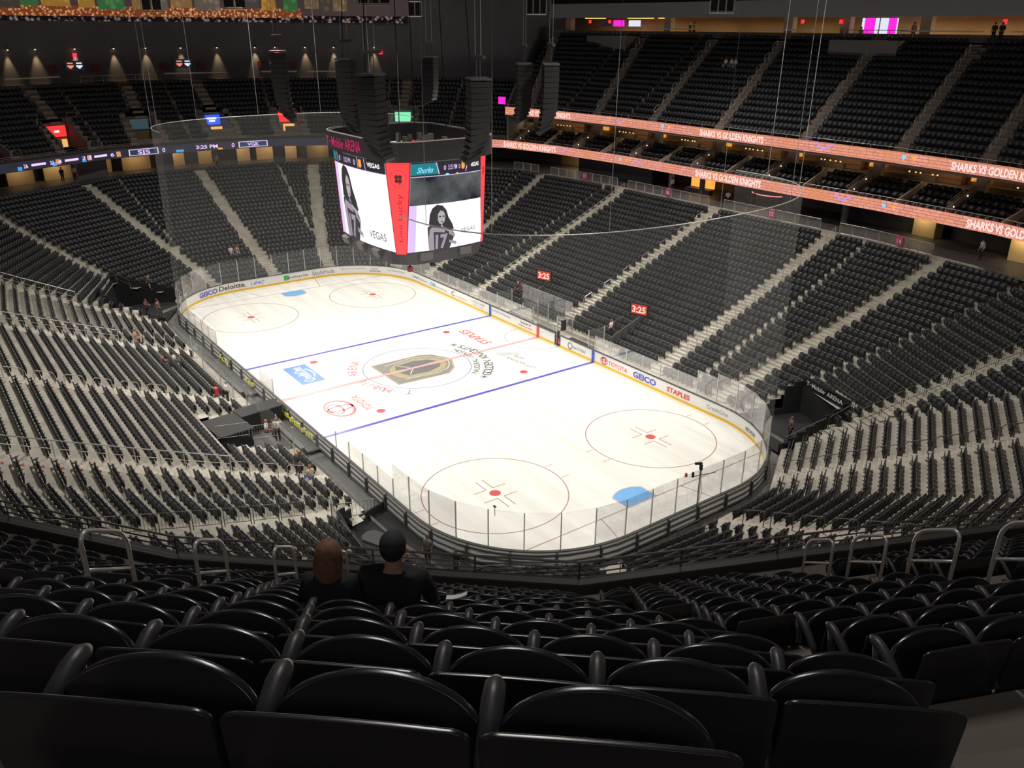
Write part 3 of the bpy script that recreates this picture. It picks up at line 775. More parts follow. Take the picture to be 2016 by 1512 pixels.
# far mezzanine seats, leaving out the entrances
FA = [((-56, -5.2), (-66, -5.0)), ((-56.5, 4.4), (-66, 4.2)), ((-54.8, 13.0), (-65.5, 15.8)), ((-53.2, -14), (-64, -17.2)), ((-49, -22.4), (-59, -28)), ((-47, 25), (-57, 33))]
VOMS = []
for a, b in FA:
    d = (Vector(b)-Vector(a)).normalized(); c0 = Vector(a)+d*.5; sd = Vector((-d.y, d.x)); c0 = Vector(a)+d*.35; VOMS.append([tuple(c0+sd*1.5), tuple(c0-sd*1.5), tuple(c0-sd*1.5+d*4.3), tuple(c0+sd*1.5+d*4.3)])
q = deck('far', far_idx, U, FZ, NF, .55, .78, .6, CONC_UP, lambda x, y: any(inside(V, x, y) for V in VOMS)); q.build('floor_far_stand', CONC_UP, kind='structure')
for r in range(NF):
    P = Path(off_ring(U, .6+.78*(r+1)-.12)); 
    for i in far_idx:
        a, b = P.p[i], P.p[(i+1) % n]; L = (b-a).length; t = (b-a)/L; rz = math.atan2(t.y, t.x)
        k_ = int((L-.2)/.53)
        for e in range(k_):
            q_ = a+t*(.1+(L-.2-k_*.53)/2+.265+e*.53); bad = False
            for (pa, pb), V in zip(FA, VOMS):
                d = (Vector(pb)-Vector(pa)); u_ = max(0, min(1, (q_-Vector(pa)).dot(d)/d.length_squared)); dist = (q_-(Vector(pa)+d*u_)).length
                if r >= 5 and dist < .85: bad = True
                if r < 5 and (inside(V, q_.x, q_.y) or 1.3 < dist < 2.5 and 0): bad = True
                if r < 6 and dist < 2.35: bad = True
            if not bad and in_view((q_.x, q_.y, FZ+.55*r+.5), .06): seat_places.append((q_.x, q_.y, FZ+.55*r, rz, 0))

# ------------------------------------------------------------------ walls, roof and concourses
north_idx = [i for i in up_idx if mid(i)[1] > 0 and mid(i)[0] < 47]
near_idx = [i for i in up_idx if i not in north_idx]
def strip_band(idx, base, o0, o1, z0, z1):
    q = MB(); r0, r1 = off_ring(base, o0), off_ring(base, o1)
    for i in idx:
        j = (i+1) % n; q.prism([(*r0[i], z0), (*r1[i], z0), (*r1[j], z0), (*r0[j], z0)], [(*r0[i], z1), (*r1[i], z1), (*r1[j], z1), (*r0[j], z1)])
    return q
DT = D0+PITCH*16
strip_band(north_idx, U, DT, 22, 25.3, 25.49).build('floor_upper_concourse', mat('upper_concourse_floor', (.25, .17, .11), .7), kind='structure')
strip_band(north_idx, U, 20.5, 20.8, 25.4, 30).build('wall_upper_concourse', WALLT, kind='structure')
strip_band(north_idx, U, DT-.2, DT+1.2, 27.75, 29.5).build('beam_upper_concourse', mat('fascia_grey', (.30, .29, .32), .7), kind='structure')
strip_band(north_idx, U, DT+1.2, 20.5, 28.0, 28.2).build('ceiling_upper_concourse', mat('soffit_tan', (.30, .22, .15), .8), kind='structure')
strip_band(north_idx, U, DT, 40, 29.5, 36).build('wall_north_high', mat('black_drape', (.008, .008, .009), .95), kind='structure')
strip_band(list(range(n)), U, .0, 7.2, 15.75, 15.97).build('slab_upper_level', mat('soffit_grey2', (.09, .08, .075), .8), kind='structure') if 0 else None
strip_band([i for i in up_idx], U, .0, 9.0, 15.75, 15.97).build('slab_upper_level', mat('soffit_grey2', (.09, .08, .075), .8), kind='structure')
FD = .6+.78*NF
strip_band(far_idx, U, FD, 17.2, FZ+.55*NF-.2, FZ+.55*NF-.02).build('floor_far_concourse', mat('far_concourse_floor', (.10, .08, .07), .7), kind='structure')
FW = mat('far_wall_paint', (.17, .165, .18), .8, noise=.1, nscale=.3)
strip_band(far_idx, U, 17.0, 17.4, FZ+.55*NF-.3, 36).build('wall_far', FW, kind='structure')
# end wall closing the side of the north upper stand
ra, rb = off_ring(U, 0), off_ring(U, 22); iv = [i for i in range(n) if abs(U[i][0]+36.0) < .1 and U[i][1] > 0][0]
q = MB(); P0, P1 = Vector((-35.6, 35.1)), Vector((-49, 54)); dd = (P1-P0).normalized(); nn = Vector((-dd.y, dd.x))
pts = [(0, 11.95), (0, 17.2)]
for k in range(17): pts += [(D0+PITCH*k*1.05, ZU+RISE*k+1.0)]
pts += [(24, 26.6), (24, 11.95)]
A = [(*(P0+dd*a+nn*.12), z) for a, z in pts]; B = [(*(P0+dd*a-nn*.12), z) for a, z in pts]
q.prism(A, B); q.build('wall_stand_side', mat('side_wall_grey', (.15, .15, .16), .7), kind='structure')
q = MB(); q.box((-51, 57, 26), (9, .4, 24), math.radians(52)); q.box((-44.6, 52.4, 29.0), (.5, 7, 9), math.radians(-36)); q.build('wall_corner', FW, kind='structure')
q = MB(); q.box((0, 0, 36.2), (190, 170, .4)); q.build('ceiling_roof', mat('roof_black', (.01, .01, .01), .9), kind='structure')
q = MB(); q.box((-92, 0, 14), (.5, 170, 46)); q.build('wall_west', BLACK, kind='structure')
q = MB(); q.box((0, 84, 14), (190, .5, 46)); q.build('wall_north', BLACK, kind='structure')
q = MB(); q.box((92, 0, 14), (.5, 170, 46)); q.build('wall_east', BLACK, kind='structure')
q = MB(); q.box((0, -84, 14), (190, .5, 46)); q.build('wall_south', BLACK, kind='structure')

# parapets under the upper deck rail
PARM = mat('parapet_dark', (.045, .040, .038), .7)
LEDGE = mat('ledge_dark_metal', (.085, .08, .078), .5, .2)
qb = strip_band(near_idx, U, -.02, .16, 15.75, 16.88); qb.build('wall_parapet', PARM, kind='structure')
strip_band(near_idx, U, -.05, .19, 16.88, 16.92).build('trim_parapet', LEDGE, kind='structure')
strip_band(north_idx, U, .03, .16, 15.75, 16.95).build('wall_parapet_north', PARM, kind='structure')
strip_band(far_idx, U, .03, .16, 11.7, 12.95).build('wall_parapet_far', PARM, kind='structure')

_posts = {}
def poly_rail(name, pts, m_, label, group, h=.3, posts=True, r=.022, mids=(), step=1.5, cat='railing'):
    """rail along 3-D base points"""
    e = empty(name, pts[0], 0, label, cat, group); o = Vector(pts[0]); L = [Vector(p)-o for p in pts]
    q = MB(); q.tube([p+Vector((0, 0, h)) for p in L], r, 6)
    q.build('top_rail', m_, e)
    if mids:
        q = MB()
        for z in mids: q.tube([p+Vector((0, 0, z)) for p in L], r*.7, 5)
        q.build('mid_rail', m_, e)
    if posts:
        key = (round(h, 3), round(r, 3), m_.name)
        if key not in _posts: q = MB(); q.tube([(0, 0, 0), (0, 0, h)], r*.9, 5); _posts[key] = q.mesh('rail_post', m_)
        for si, (a, b) in enumerate(zip(L[:-1], L[1:])):
            k_ = max(1, round((b-a).length/step))
            for k in range(0 if si == 0 else 1, k_+1): po = bpy.data.objects.new('rail_post', _posts[key]); COL.objects.link(po); po.parent = e; po.location = a.lerp(b, k/k_)
    return e
# rail on the near parapet, one length per straight
DRK = mat('near_rail_paint', (.16, .14, .13), .4, .5)
for i in near_idx:
    a, b = U[i], U[(i+1) % n]
    if in_view((*mid(i), 17), .3):
        w_ = {True: 'between its two bends', False: 'beyond a bend'}[abs(mid(i)[0]-45.6) < 1]
        where = 'nearest stretch, with a bend at either end' if abs(mid(i)[0]-45.6) < 1 and mid(i)[1] < 0 else ('stretch running towards the players bench side' if mid(i)[0] < 43 else 'stretch running behind the near goal')
        if mid(i)[1] > -3: where = 'stretch towards the far corner of the near end'
        if mid(i)[0] < 34: where = 'farthest stretch on the players bench side'
        poly_rail('parapet_rail', [(*a, 16.92), (*b, 16.92)], DRK, 'dark pipe rail on the near parapet, '+where, 'pipe rails on the near parapet', .38, True, .024, (.12, .24), 2.2)
GRAYR = mat('far_rail_paint', (.42, .40, .38), .4, .5)
for i in north_idx:
    a, b = U[i], U[(i+1) % n]; poly_rail('deck_rail', [(*a, 16.95), (*b, 16.95)], GRAYR, 'thin grey pipe rail along the upper deck edge above the salmon ribbon board', 'rails over the upper ribbon board', .32, True, .02, (), 1.8)
for i in range(n):
    if i in far_idx or (mid(i)[1] > 0 and mid(i)[0] < 47):
        a, b = off_ring(U, .05)[i], off_ring(U, .05)[(i+1) % n]
        if i in far_idx: poly_rail('deck_rail', [(*a, 12.95), (*b, 12.95)], GRAYR, 'thin grey pipe rail along the far mezzanine edge above the scoreboard strip', 'rails along the far mezzanine edge', .35, True, .02, (.17,), 1.8)
        else: poly_rail('club_rail', [(*a, 12.72), (*b, 12.72)], GRAYR, 'thin grey pipe rail before the club boxes above the lower salmon ribbon', 'rails before the club boxes', .3, True, .02, (), 1.8)

# ------------------------------------------------------------------ club boxes between the two ribbon boards
q = MB()
for r in range(4):
    a, b = off_ring(U, .3+.95*r), off_ring(U, .3+.95*(r+1))
    for i in north_idx:
        j = (i+1) % n; z, z2 = 12.05+.42*r, 12.05+.42*(r+1)
        q.quad((*a[i], z), (*b[i], z), (*b[j], z), (*a[j], z)); q.quad((*b[i], z), (*b[i], z2), (*b[j], z2), (*b[j], z))
a, b = off_ring(U, 4.1), off_ring(U, 9)
for i in north_idx: j = (i+1) % n; q.quad((*a[i], 13.73), (*b[i], 13.73), (*b[j], 13.73), (*a[j], 13.73))
q.build('floor_club_stand', mat('club_floor', (.05, .042, .04), .8), kind='structure')
strip_band(north_idx, U, 8.6, 8.8, 13.7, 15.75).build('wall_suites', mat('suite_wall', (.40, .24, .12), .8, noise=.25, nscale=.6), kind='structure')
NP = Path([U[i] for i in north_idx]+[U[(north_idx[-1]+1) % n]], closed=False)   # ccw: outward is right
TANP = mat('club_partition', (.48, .41, .34), .7); COLM = mat('tan_column_paint', (.36, .30, .23), .7)
CSEAT = mat('club_chair_leather', (.03, .026, .028), .35)
s_ = 1.2; kbox = 0
GL = glow('warm_lamp_glow', (1., .55, .22), 1.6)
while s_ < NP.total-1.5:
    p = NP.at(s_, .35); t = NP.tan(s_); nn = Vector((t.y, -t.x)); rz = math.atan2(t.y, t.x)
    if in_view((p.x, p.y, 13), .1):
        low = kbox % 2 == 1
        q = MB(); P_ = [(.0, 12.05), (.0, 12.75 if low else 12.95), (3.6, 14.15 if low else 14.5), (3.6, 13.3)]
        q.prism([(*(p+nn*a+t*.06), z) for a, z in P_], [(*(p+nn*a-t*.06), z) for a, z in P_])
        q.build('club_partition', TANP if low else mat('club_partition_dark', (.24, .19, .16), .7), label='low sloping wall dividing two club boxes' if low else 'dark sloping wall with hand rail between two club boxes', cat='partition', group='plain club box dividers' if low else 'railed club box dividers')
        if not low:
            q = MB(); a0 = p+nn*.2; b0 = p+nn*3.7
            for o_, zz in ((.12, 0), (.12, -.25)): q.tube([(*(a0+t*o_), 13.35+zz), (*(b0+t*o_), 14.95+zz)], .02, 5)
            q.build('club_hand_rail', GRAYR, label='thin double hand rail beside a club box stair', cat='railing', group='club box stair rails')
            for a_, z_ in ((.9, 13.0), (2.6, 13.75)):
                l_ = MB(); c_ = p+nn*a_-t*.1; l_.ball((c_.x, c_.y, z_), .05, n=6, m_=4); l_.build('step_light', glow('step_light_glow', (1, .85, .65), 4.), label='tiny white step light on a club box wall', cat='light', group='club box step lights')
            cN = p+nn*4.6; q = MB(); q.box((cN.x, cN.y, 14.8), (.9, .6, 2.2), rz); q.build('column_club', COLM, kind='structure')
            # counter with a warm strip of light and a bar wall behind
            c1, c2 = NP.at(s_+1.2, 4.35), NP.at(s_+8.4, 4.35)
            q = MB(); q.tube([(*c1, 14.62), (*c2, 14.62)], .05, 4); q.build('drink_rail', mat('counter_wood', (.55, .38, .22), .4), label='narrow pale drink rail behind a row of club chairs', cat='counter', group='club drink rails')
            c3 = NP.at(s_+4.6, 8.3); q = MB(); c3 = NP.at(s_+4.6, 7.9); q.box((c3.x, c3.y, 14.2), (2.2, .7, 1.0), rz); q.box((c3.x, c3.y, 14.72), (2.3, .8, .06), rz)
            e = q.build('bar_cabinet', mat('bar_wood', (.22, .11, .05), .5), label='brown bar cabinet at the back of a club suite', cat='cabinet', group='club suite bar cabinets')
            c4 = NP.at(s_+2.2, 8.3); q = MB(); q.box((c4.x, c4.y, 14.9), (1.6, .25, 1.6), rz); q.build('lit_niche', glow('niche_amber', (1., .45, .08), .7), label='amber lit niche on a club suite wall', cat='light', group='amber niches of the club suites')
            # glowing bottles and dishes on the counter
            for k in range(5):
                c5 = NP.at(s_+5.2+k*.55+random.random()*.2, 6.6); l_ = MB(); l_.lathe([(.05, 0), (.09, .04), (.08, .08), (.02, .12)], (c5.x, c5.y, 14.35), 6)
                l_.build('chafing_lamp', GL, label='small glowing food lamp on a club buffet', cat='lamp', group='glowing lamps of the club buffets')
            q = MB(); c6 = NP.at(s_+6.3, 6.6); q.box((c6.x, c6.y, 14.04), (3.2, .6, .62), rz); q.build('buffet_table', mat('buffet_cloth', (.10, .07, .05), .7), label='dark buffet table inside a club suite', cat='table', group='club suite buffet tables')
            c7 = NP.at(s_+4.8, 5.6); area((c7.x, c7.y, 15.7), (c7.x, c7.y, 0), 60, 3.0, .4, name='suite_strip_light')
    s_ += 4.8; kbox += 1
for r in range(4):
    P = Path([U[i] for i in north_idx]+[U[(north_idx[-1]+1) % n]], closed=False); s_ = 1.2+.5
    while s_ < P.total-1:
        box = (s_-1.2) % 4.8
        if .45 < box < 4.3:
            c = P.at(s_, .3+.95*(r+1)-.25); t = P.tan(s_)
            if in_view((c.x, c.y, 12.6), .05): seat_places.append((c.x, c.y, 12.05+.42*r, math.atan2(t.y, t.x), 1))
        s_ += .66

# ------------------------------------------------------------------ lower concourse on the north side: railings with glass, section plates, columns
LT = Path(lring(NL+.35)); LTC = Path(list(reversed(lring(NL+.35))))
sect = [('17', -26.5, -15.3), ('16', -13.6, -1.2), ('15', .7, 12.4), ('14', 14.3, 23.8), ('18', -34, -28.6)]
RAILG = veil('rail_glass', (.5, .48, .45), .12, gloss=.3)
PLATE = mat('magenta_plate', (.50, .06, .16), .5)
PLW = mat('plate_white', (.8, .72, .75), .5)
zc = ZW
for num, x0, x1 in sect:
    y_ = 36.3; s0, s1 = LTC.project(x0, 36.0)[0], LTC.project(x1, 36.0)[0]
    e = empty('concourse_railing', (0, 0, 0), 0, 'grey framed railing atop north lower section %s' % {'17': 'seventeen, nearest the scoreboard edge', '16': 'sixteen', '15': 'fifteen with the netting before it', '14': 'fourteen with the magenta plate', '18': 'eighteen half behind the scoreboard'}[num], 'railing', 'framed railings of the north lower concourse')
    k_ = max(1, round((s1-s0)/1.45)); fr = MB(); pn = MB()
    for k in range(k_):
        a, b = LTC.at(s0+(s1-s0)*(k+.04)/k_, 0), LTC.at(s0+(s1-s0)*(k+.96)/k_, 0)
        q = MB(); q.tube([(*a, zc), (*a, zc+1.02), (*b, zc+1.02), (*b, zc)], .025, 6); q.tube([(*a, zc+.12), (*b, zc+.12)], .018, 5)
        q.build('rail_frame', RAILM, e)
        q = MB()
        for j in range(1, 14): c = a.lerp(b, j/14); q.tube([(*c, zc+.12), (*c, zc+1.0)], .007, 3, caps=False)
        q.build('rail_infill', RAILM, e)
    if num != '18':
        c = LTC.at((s0+s1)/2+(1.5 if num == '14' else .3), .12); t = LTC.tan((s0+s1)/2)
        pl = MB(); pl.box((c.x, c.y, zc+.62), (.72, .05, .72), math.atan2(t.y, t.x)); P_ = pl.build('section_plate', PLATE, label='magenta section plate numbered %s on the north lower railing' % num, cat='sign', group='magenta section plates')
        q = MB(); rt = t; nn = Vector((t.y, -t.x)); v, f, a_, b_ = text_geo(num, .02)
        text_map(q, num, lambda x, y: (*(c+nn*.035+t*(x-.2)), zc+.42+y), width=.4, height=.4, bold=.02); q.build('plate_number', PLW, P_)
for x, y, m_ in ((-20.5, 40.6, 0), (-10.6, 40.4, 1), (-6.6, 41.2, 2), (4.6, 41.9, 1), (11.5, 41.4, 1), (19.4, 42.3, 3), (29.0, 40.0, 3)):
    if m_ == 3: q = MB(); q.box((x, y, (ZW+11.75)/2), (2.2, 1.2, 11.75-ZW), -.1); q.build('pillar_concourse', mat('lit_tan_pillar', (.62, .48, .26), .7), kind='structure'); area((x-.3, y-1.6, 11.5), (x, y, 9.5), 30, 1.2, .3)
    elif m_ == 0: q = MB(); q.box((x, y, (ZW+11.75)/2), (13, .3, 11.75-ZW), .02); q.build('wall_concourse_drape', mat('drape_blue_grey', (.07, .075, .09), .9), kind='structure')
    else: q = MB(); q.lathe([(.32, ZW), (.32, 11.75)], (x, y, 0), 12); q.build('pillar_concourse', mat('grey_pillar', (.25, .25, .27), .5), kind='structure')
q = MB(); q.box((14.6, 43.0, (ZW+11.75)/2), (7.6, .3, 11.75-ZW), -.02); q.box((24.5, 42.4, (ZW+11.75)/2), (6.5, .3, 11.75-ZW), -.2); q.build('wall_concourse_panel', mat('drape_blue_grey', (.07, .075, .09), .9), kind='structure')
q = MB(); q.box((-7.4, 42.2, 10.6), (3.2, .25, 1.5), .05); q.build('menu_light_box', glow('bar_amber', (1., .42, .07), 1.1), label='amber lit bar back on the north lower concourse', cat='light')
q = MB(); q.box((-7.2, 41.4, 9.35), (3.4, .7, 1.0), .05); q.build('bar_counter', mat('bar_front_purple', (.14, .10, .14), .6), label='purple grey bar counter before the amber bar back', cat='counter')
q = MB()
for k in range(11):
    a0, a1 = math.radians(200+k*14), math.radians(200+(k+1)*14); R0 = 1.9
    q.prism([(1.6+R0*math.cos(a0), 42.3+R0*.6*math.sin(a0), ZW), (1.6+R0*math.cos(a1), 42.3+R0*.6*math.sin(a1), ZW), (1.6+1.6*math.cos(a1), 42.3+1.0*math.sin(a1), ZW), (1.6+1.6*math.cos(a0), 42.3+1.0*math.sin(a0), ZW)],
            [(1.6+R0*math.cos(a0), 42.3+R0*.6*math.sin(a0), ZW+1.1), (1.6+R0*math.cos(a1), 42.3+R0*.6*math.sin(a1), ZW+1.1), (1.6+1.6*math.cos(a1), 42.3+1.0*math.sin(a1), ZW+1.1), (1.6+1.6*math.cos(a0), 42.3+1.0*math.sin(a0), ZW+1.1)])
bb = q.build('round_bar', mat('bar_front_grey', (.22, .17, .20), .5), label='curved grey bar counter with glowing pink edge on the lower concourse', cat='counter')
q = MB(); q.tube([(1.6+1.9*math.cos(math.radians(200+k*14)), 42.3+1.9*.6*math.sin(math.radians(200+k*14)), ZW+1.12) for k in range(12)], .05, 5); q.build('glowing_edge', glow('pink_edge', (1., .28, .25), 1.4), bb)
area((1.6, 41.6, 11.6), (1.6, 42, 9), 22, 3, .5, (1, .55, .5)); area((-7.2, 41.6, 11.6), (-7.2, 41, 9), 16, 2, .4)
area((-27.5, 41, 11.6), (-27.5, 41, 9), 70, 3, .6)
q = MB(); q.box((-29.5, 43.3, 10.3), (8.5, .3, 2.9), .15); q.build('wall_concourse_lit', WALLT, kind='structure')
# far end lower concourse: openings lit warm
for y, wd, pw in ((-22, 3.0, 25), (-17.3, 3.2, 35), (-10.3, 2.6, 18), (-6.2, 3.5, 30), (-1.6, 2.6, 30), (2.8, 1.8, 20), (7.0, 3.0, 30), (10.4, 2.5, 30), (14.8, 2.5, 30), (19, 3, 20)):
    c = Path(U).project(-60, y)[1]; p_ = Path(off_ring(U, 5.4)).project(-64, y*1.08)[1]; q = MB(); q.box((p_.x, p_.y, (ZW+11.7)/2), (.25, wd, 11.7-ZW), -y*.012)
    q.build('wall_concourse_bay', WALLT, kind='structure'); area((p_.x+1.6, p_.y, 11.55), (p_.x, p_.y, 9.8), pw*1.1, 1.4, .4)
q = MB()
for y, wd in ((-13.6, 3.6), (-3.6, 2.2), (4.9, 2.2), (12.6, 1.6)):
    p_ = Path(off_ring(U, 2.4)).project(-60, y*1.04)[1]; q.box((p_.x, p_.y, (ZW+11.7)/2), (.3, wd, 11.7-ZW), -y*.012)
q.build('wall_concourse_pier', mat('pier_grey', (.12, .115, .12), .7), kind='structure')

# ------------------------------------------------------------------ upper concourse: lamps, screens, drink rails
NPU = Path(off_ring(U, 19.9)); NPF = Path(off_ring(U, DT+.4)); 
def wall_box(name, x, z, w_, h, m_, off=20.3, th=.12, label=None, cat=None, group=None):
    P = Path(off_ring(U, off)); s_, p = P.project(x, 58); t = P.tan(s_); q = MB(); q.box((p.x, p.y, z), (w_, th, h), math.atan2(t.y, t.x)); return q.build(name, m_, None, label=label, cat=cat, group=group)
for x in range(-34, 40, 7):
    P = Path(off_ring(U, 17.0)); s_, p = P.project(x, 54); area((p.x, p.y, 27.9), (p.x, p.y-.3, 25.5), 110 if x < 2 else 190, 4.5, .5)
MAG = glow('screen_magenta', (.85, .02, .62), 1.2); WHS = glow('screen_white', (.75, .8, .95), 1.); LAV = glow('screen_lavender', (.45, .12, 1.), 1.1); BLKS = glow('screen_black', (.01, .01, .02), 1.); OR = glow('screen_orange', (1., .25, .1), 1.); AMB = glow('strip_amber', (1., .42, .08), 3.0)
def menu(x, w_=2.0, z=27.15, kind='magenta', off=16.5):
    m_ = {'magenta': MAG, 'white': WHS, 'lavender': LAV, 'black': BLKS}[kind]
    o = wall_box('menu_screen', x, z, w_, .75, m_, off, label='%s display screen hung at the rear of the top concourse near %s' % (kind, 'x'), cat='screen')
    return o
for x, w_, k in ((-37.2, 1.5, 'black'), (-35.2, 1.7, 'magenta'), (-32.6, 1.8, 'white')):
    o = menu(x, w_, 27.1, k); o['label'] = {'black': 'black display with orange badge beside the top concourse amber lights', 'magenta': 'small magenta display between black and white ones on the top concourse', 'white': 'small white display beside the magenta one on the top concourse'}[k]
    if k == 'black': pass
for x, w_ in ((-39.0, 3.4), (-31.5, 4.0), (-27.0, 1.2)):
    wall_box('strip_lamp', x, 27.75, w_, .12, AMB, 16.2, label='amber strip lamp under the top concourse ceiling', cat='lamp', group='amber strip lamps on the top concourse')
for x, kk in ((3.3, 0), (5.4, 1)):
    o = wall_box('menu_board', x, 26.9, 1.9, 1.5, WHS, 15.6, label='%s magenta and white menu board in the bright concourse bay' % ('narrow' if kk == 0 else 'wide'), cat='sign')
    P = Path(off_ring(U, 15.5)); s_, p = P.project(x, 52); t = P.tan(s_)
    q = MB(); q.box((p.x+(.0 if kk == 0 else .45)*-1*t.x, p.y, 26.9), (1.2 if kk == 0 else .9, .05, 1.5), math.atan2(t.y, t.x)); q.build('magenta_panel', MAG, o)
q = wall_box('menu_board', 21.0, 27.0, 3.2, .9, LAV, 15.6, label='wide lavender display at the bright end of the top concourse', cat='sign')
for x, w_ in ((-22.5, 7.5), (-5.2, 6.5), (12.2, 8.0), (22.0, 5.)):
    wall_box('drink_rail', x, 26.45, w_, .12, mat('pale_counter', (.62, .56, .50), .5), DT+.25, .35, label='long pale drink rail behind the top row of the north stand', cat='counter', group='drink rails behind the north top row')
for x, w_ in ((-31.2, 7.6), (5.6, 7.6)):
    p0, p1 = NPF.project(x-w_/2, 52)[1], NPF.project(x+w_/2, 52)[1]
    e = poly_rail('platform_rail', [(*p0, 25.5-1.1), (*p1, 25.5-1.1)], RAILM, 'pale framed rail of the raised platform at the top of the north stand', 'platform rails at the top of the north stand', 2.1, True, .03, (1.2,), 1.2)
    q = MB(); c = (p0+p1)/2; q.box((c.x, c.y-1.2, 24.6), (w_, 2.4, 1.9)); q.build('wall_platform', mat('platform_grey', (.16, .155, .16), .7), kind='structure')
for x in (-41.5, -24.4, -6.2, 1.0, 9.9, 20.0, 26.0):
    p = Path(off_ring(U, 15.0)).project(x, 54)[1]; q = MB(); q.box((p.x, p.y, 26.7), (1.1, .8, 2.6)); q.build('pillar_upper', mat('pale_pillar', (.42, .36, .30), .7), kind='structure')
for x in (-38.6, -35.3, -4.2, .6, 17.6):
    wall_box('exit_sign', x, 27.3, .35, .4, glow('sign_red', (1., .03, .05), 1.1), 14.4, label='small red sign under the top concourse ceiling', cat='sign', group='small red signs of the top concourse')

q = MB(); q.box((-35.9, 34.4, 17.75), (1.0, .12, .9), math.radians(25)); q.build('small_screen', MAG, label='small magenta screen at the dark end of the upper ribbon board', cat='screen')
# ------------------------------------------------------------------ far mezzanine: entrances, screens, wall lamps, city banner
VM = mat('vomitory_grey', (.13, .12, .12), .7)
scr = [('magenta', None), ]
SCREENS = [(glow('scr_blue', (.02, .10, .95), 1.3), 'blue screen with white lettering over a far mezzanine entrance'), (glow('scr_dark', (.03, .06, .07), 1.), 'dark screen with a thin glowing line over a far mezzanine entrance'), (glow('scr_red', (.9, .02, .02), 1.3), 'dim red screen behind the hanging speakers on the far mezzanine'), (glow('scr_red2', (1., .03, .03), 1.4), 'red screen with a white round badge over a far mezzanine entrance'), (glow('scr_red3', (1., .05, .06), 1.5), 'red screen with a white word at the mezzanine edge of the hall'), (glow('scr_lime', (.25, .9, .5), 1.), 'green and blue screen on the far mezzanine beyond the scoreboard')]
order = [1, 0, 2, 3, 4, 5]
for vi, V in enumerate(VOMS):
    e = empty('stand_entrance', (V[0][0], V[0][1], FZ), 0, 'grey walled stand entrance cut into the far mezzanine seats' , 'entrance', 'entrances of the far mezzanine'); o = Vector((V[0][0], V[0][1], FZ))
    A, B, C, D = [Vector((*v, FZ))-o for v in V]; Z = Vector((0, 0, 1))
    for P_, Q_ in ((A, D), (B, C)):
        q = MB(); tt = (Q_-P_).normalized(); nn3 = Vector((-tt.y, tt.x, 0))*.09
        q.prism([P_-nn3, Q_-nn3, Q_+nn3, P_+nn3], [P_-nn3+Z*.9, Q_-nn3+Z*3.2, Q_+nn3+Z*3.2, P_+nn3+Z*.9])
        q.build('side_wall', VM, e)
    q = MB(); tt = (C-D).normalized(); nn3 = Vector((-tt.y, tt.x, 0))*.1
    q.prism([D-nn3+Z*1.2, C-nn3+Z*1.2, C+nn3+Z*1.2, D+nn3+Z*1.2], [D-nn3+Z*2.9, C-nn3+Z*2.9, C+nn3+Z*2.9, D+nn3+Z*2.9]); q.build('lintel', VM, e)
    q = MB(); q.prism([D-nn3, C-nn3, C+nn3, D+nn3], [D-nn3+Z*1.2, C-nn3+Z*1.2, C+nn3+Z*1.2, D+nn3+Z*1.2]); q.build('lit_doorway', mat('doorway_tan', (.35, .24, .13), .8), e)
    m_, lab = SCREENS[{0: 1, 1: 0, 2: 2, 3: 3, 4: 4, 5: 5}[vi]]
    mc = (D+C)/2+o; tdir = tt; nrm = Vector((tt.y, -tt.x, 0)); 
    if (Vector((0, 0, 0))-mc).dot(nrm) < 0: nrm = -nrm
    q = MB(); c = mc+nrm*.35; q.box((c.x, c.y, FZ+1.95), (2.2, .14, 1.25), math.atan2(tt.y, tt.x)); s_ = q.build('video_screen', m_, label=lab, cat='screen')
    if vi in (1, 3, 4):
        q = MB(); c2 = c+nrm*.09; d_ = tt if True else tt
        rd = Vector((nrm.y*-1, nrm.x, 0));
        for dz, ww in ((2.15, 1.2), (1.8, .8)) if vi != 3 else ((1.95, .6),):
            q.prism([c2-rd*ww/2+Z*(dz-.12-(c2.z-FZ)+0), c2+rd*ww/2+Z*(dz-.12-(c2.z-FZ)), c2+rd*ww/2+nrm*.02+Z*(dz-.12-(c2.z-FZ)), c2-rd*ww/2+nrm*.02+Z*(dz-.12-(c2.z-FZ))], [c2-rd*ww/2+Z*(dz+.12-(c2.z-FZ)), c2+rd*ww/2+Z*(dz+.12-(c2.z-FZ)), c2+rd*ww/2+nrm*.02+Z*(dz+.12-(c2.z-FZ)), c2-rd*ww/2+nrm*.02+Z*(dz+.12-(c2.z-FZ))])
        q.build('screen_words', glow('scr_white', (.95, .9, .95), 1.2), s_)
    if vi in (1, 2, 3):
        q = MB(); c = (A+B)/2*.45+(C+D)/2*.55+o+(D-A).cross(Z).normalized()*0+nrm*0; q.box((c.x, c.y, FZ+.75), (1.5 if vi != 3 else .6, .12, .9), math.atan2(tt.y, tt.x))
        q.build('poster_light_box', glow('scr_amber', (.9, .48, .15), 1.), label=['', 'amber light box below the blue mezzanine screen', 'amber light box with dark figures beside the scoreboard', 'small amber light below the red badge screen'][vi], cat='sign')
    for P_, Q_ in ((A, B),):
        for s2, base in ((-1, A), (1, B)):
            out = (base-(A+B)/2).normalized(); p0 = base+out*.2; p1 = base+out*1.3
            poly_rail('stair_loop', [tuple(p0+o), tuple(p1+o)], GRAYR, 'grey looped stair rail beside a far mezzanine entrance', 'looped rails beside the mezzanine entrances', 1.0, True, .025, (.5,), 2)
            p0 = (D if s2 < 0 else C)+out*.2+Z*2.9; p1 = p0+out*1.2
            poly_rail('stair_loop', [tuple(p0+o), tuple(p1+o)], GRAYR, 'grey looped stair rail beside a far mezzanine entrance', 'looped rails beside the mezzanine entrances', 1.0, True, .025, (.5,), 2)
FWP = Path(off_ring(U, 16.95)); ZF = FZ+.55*NF
LDZ = -.35
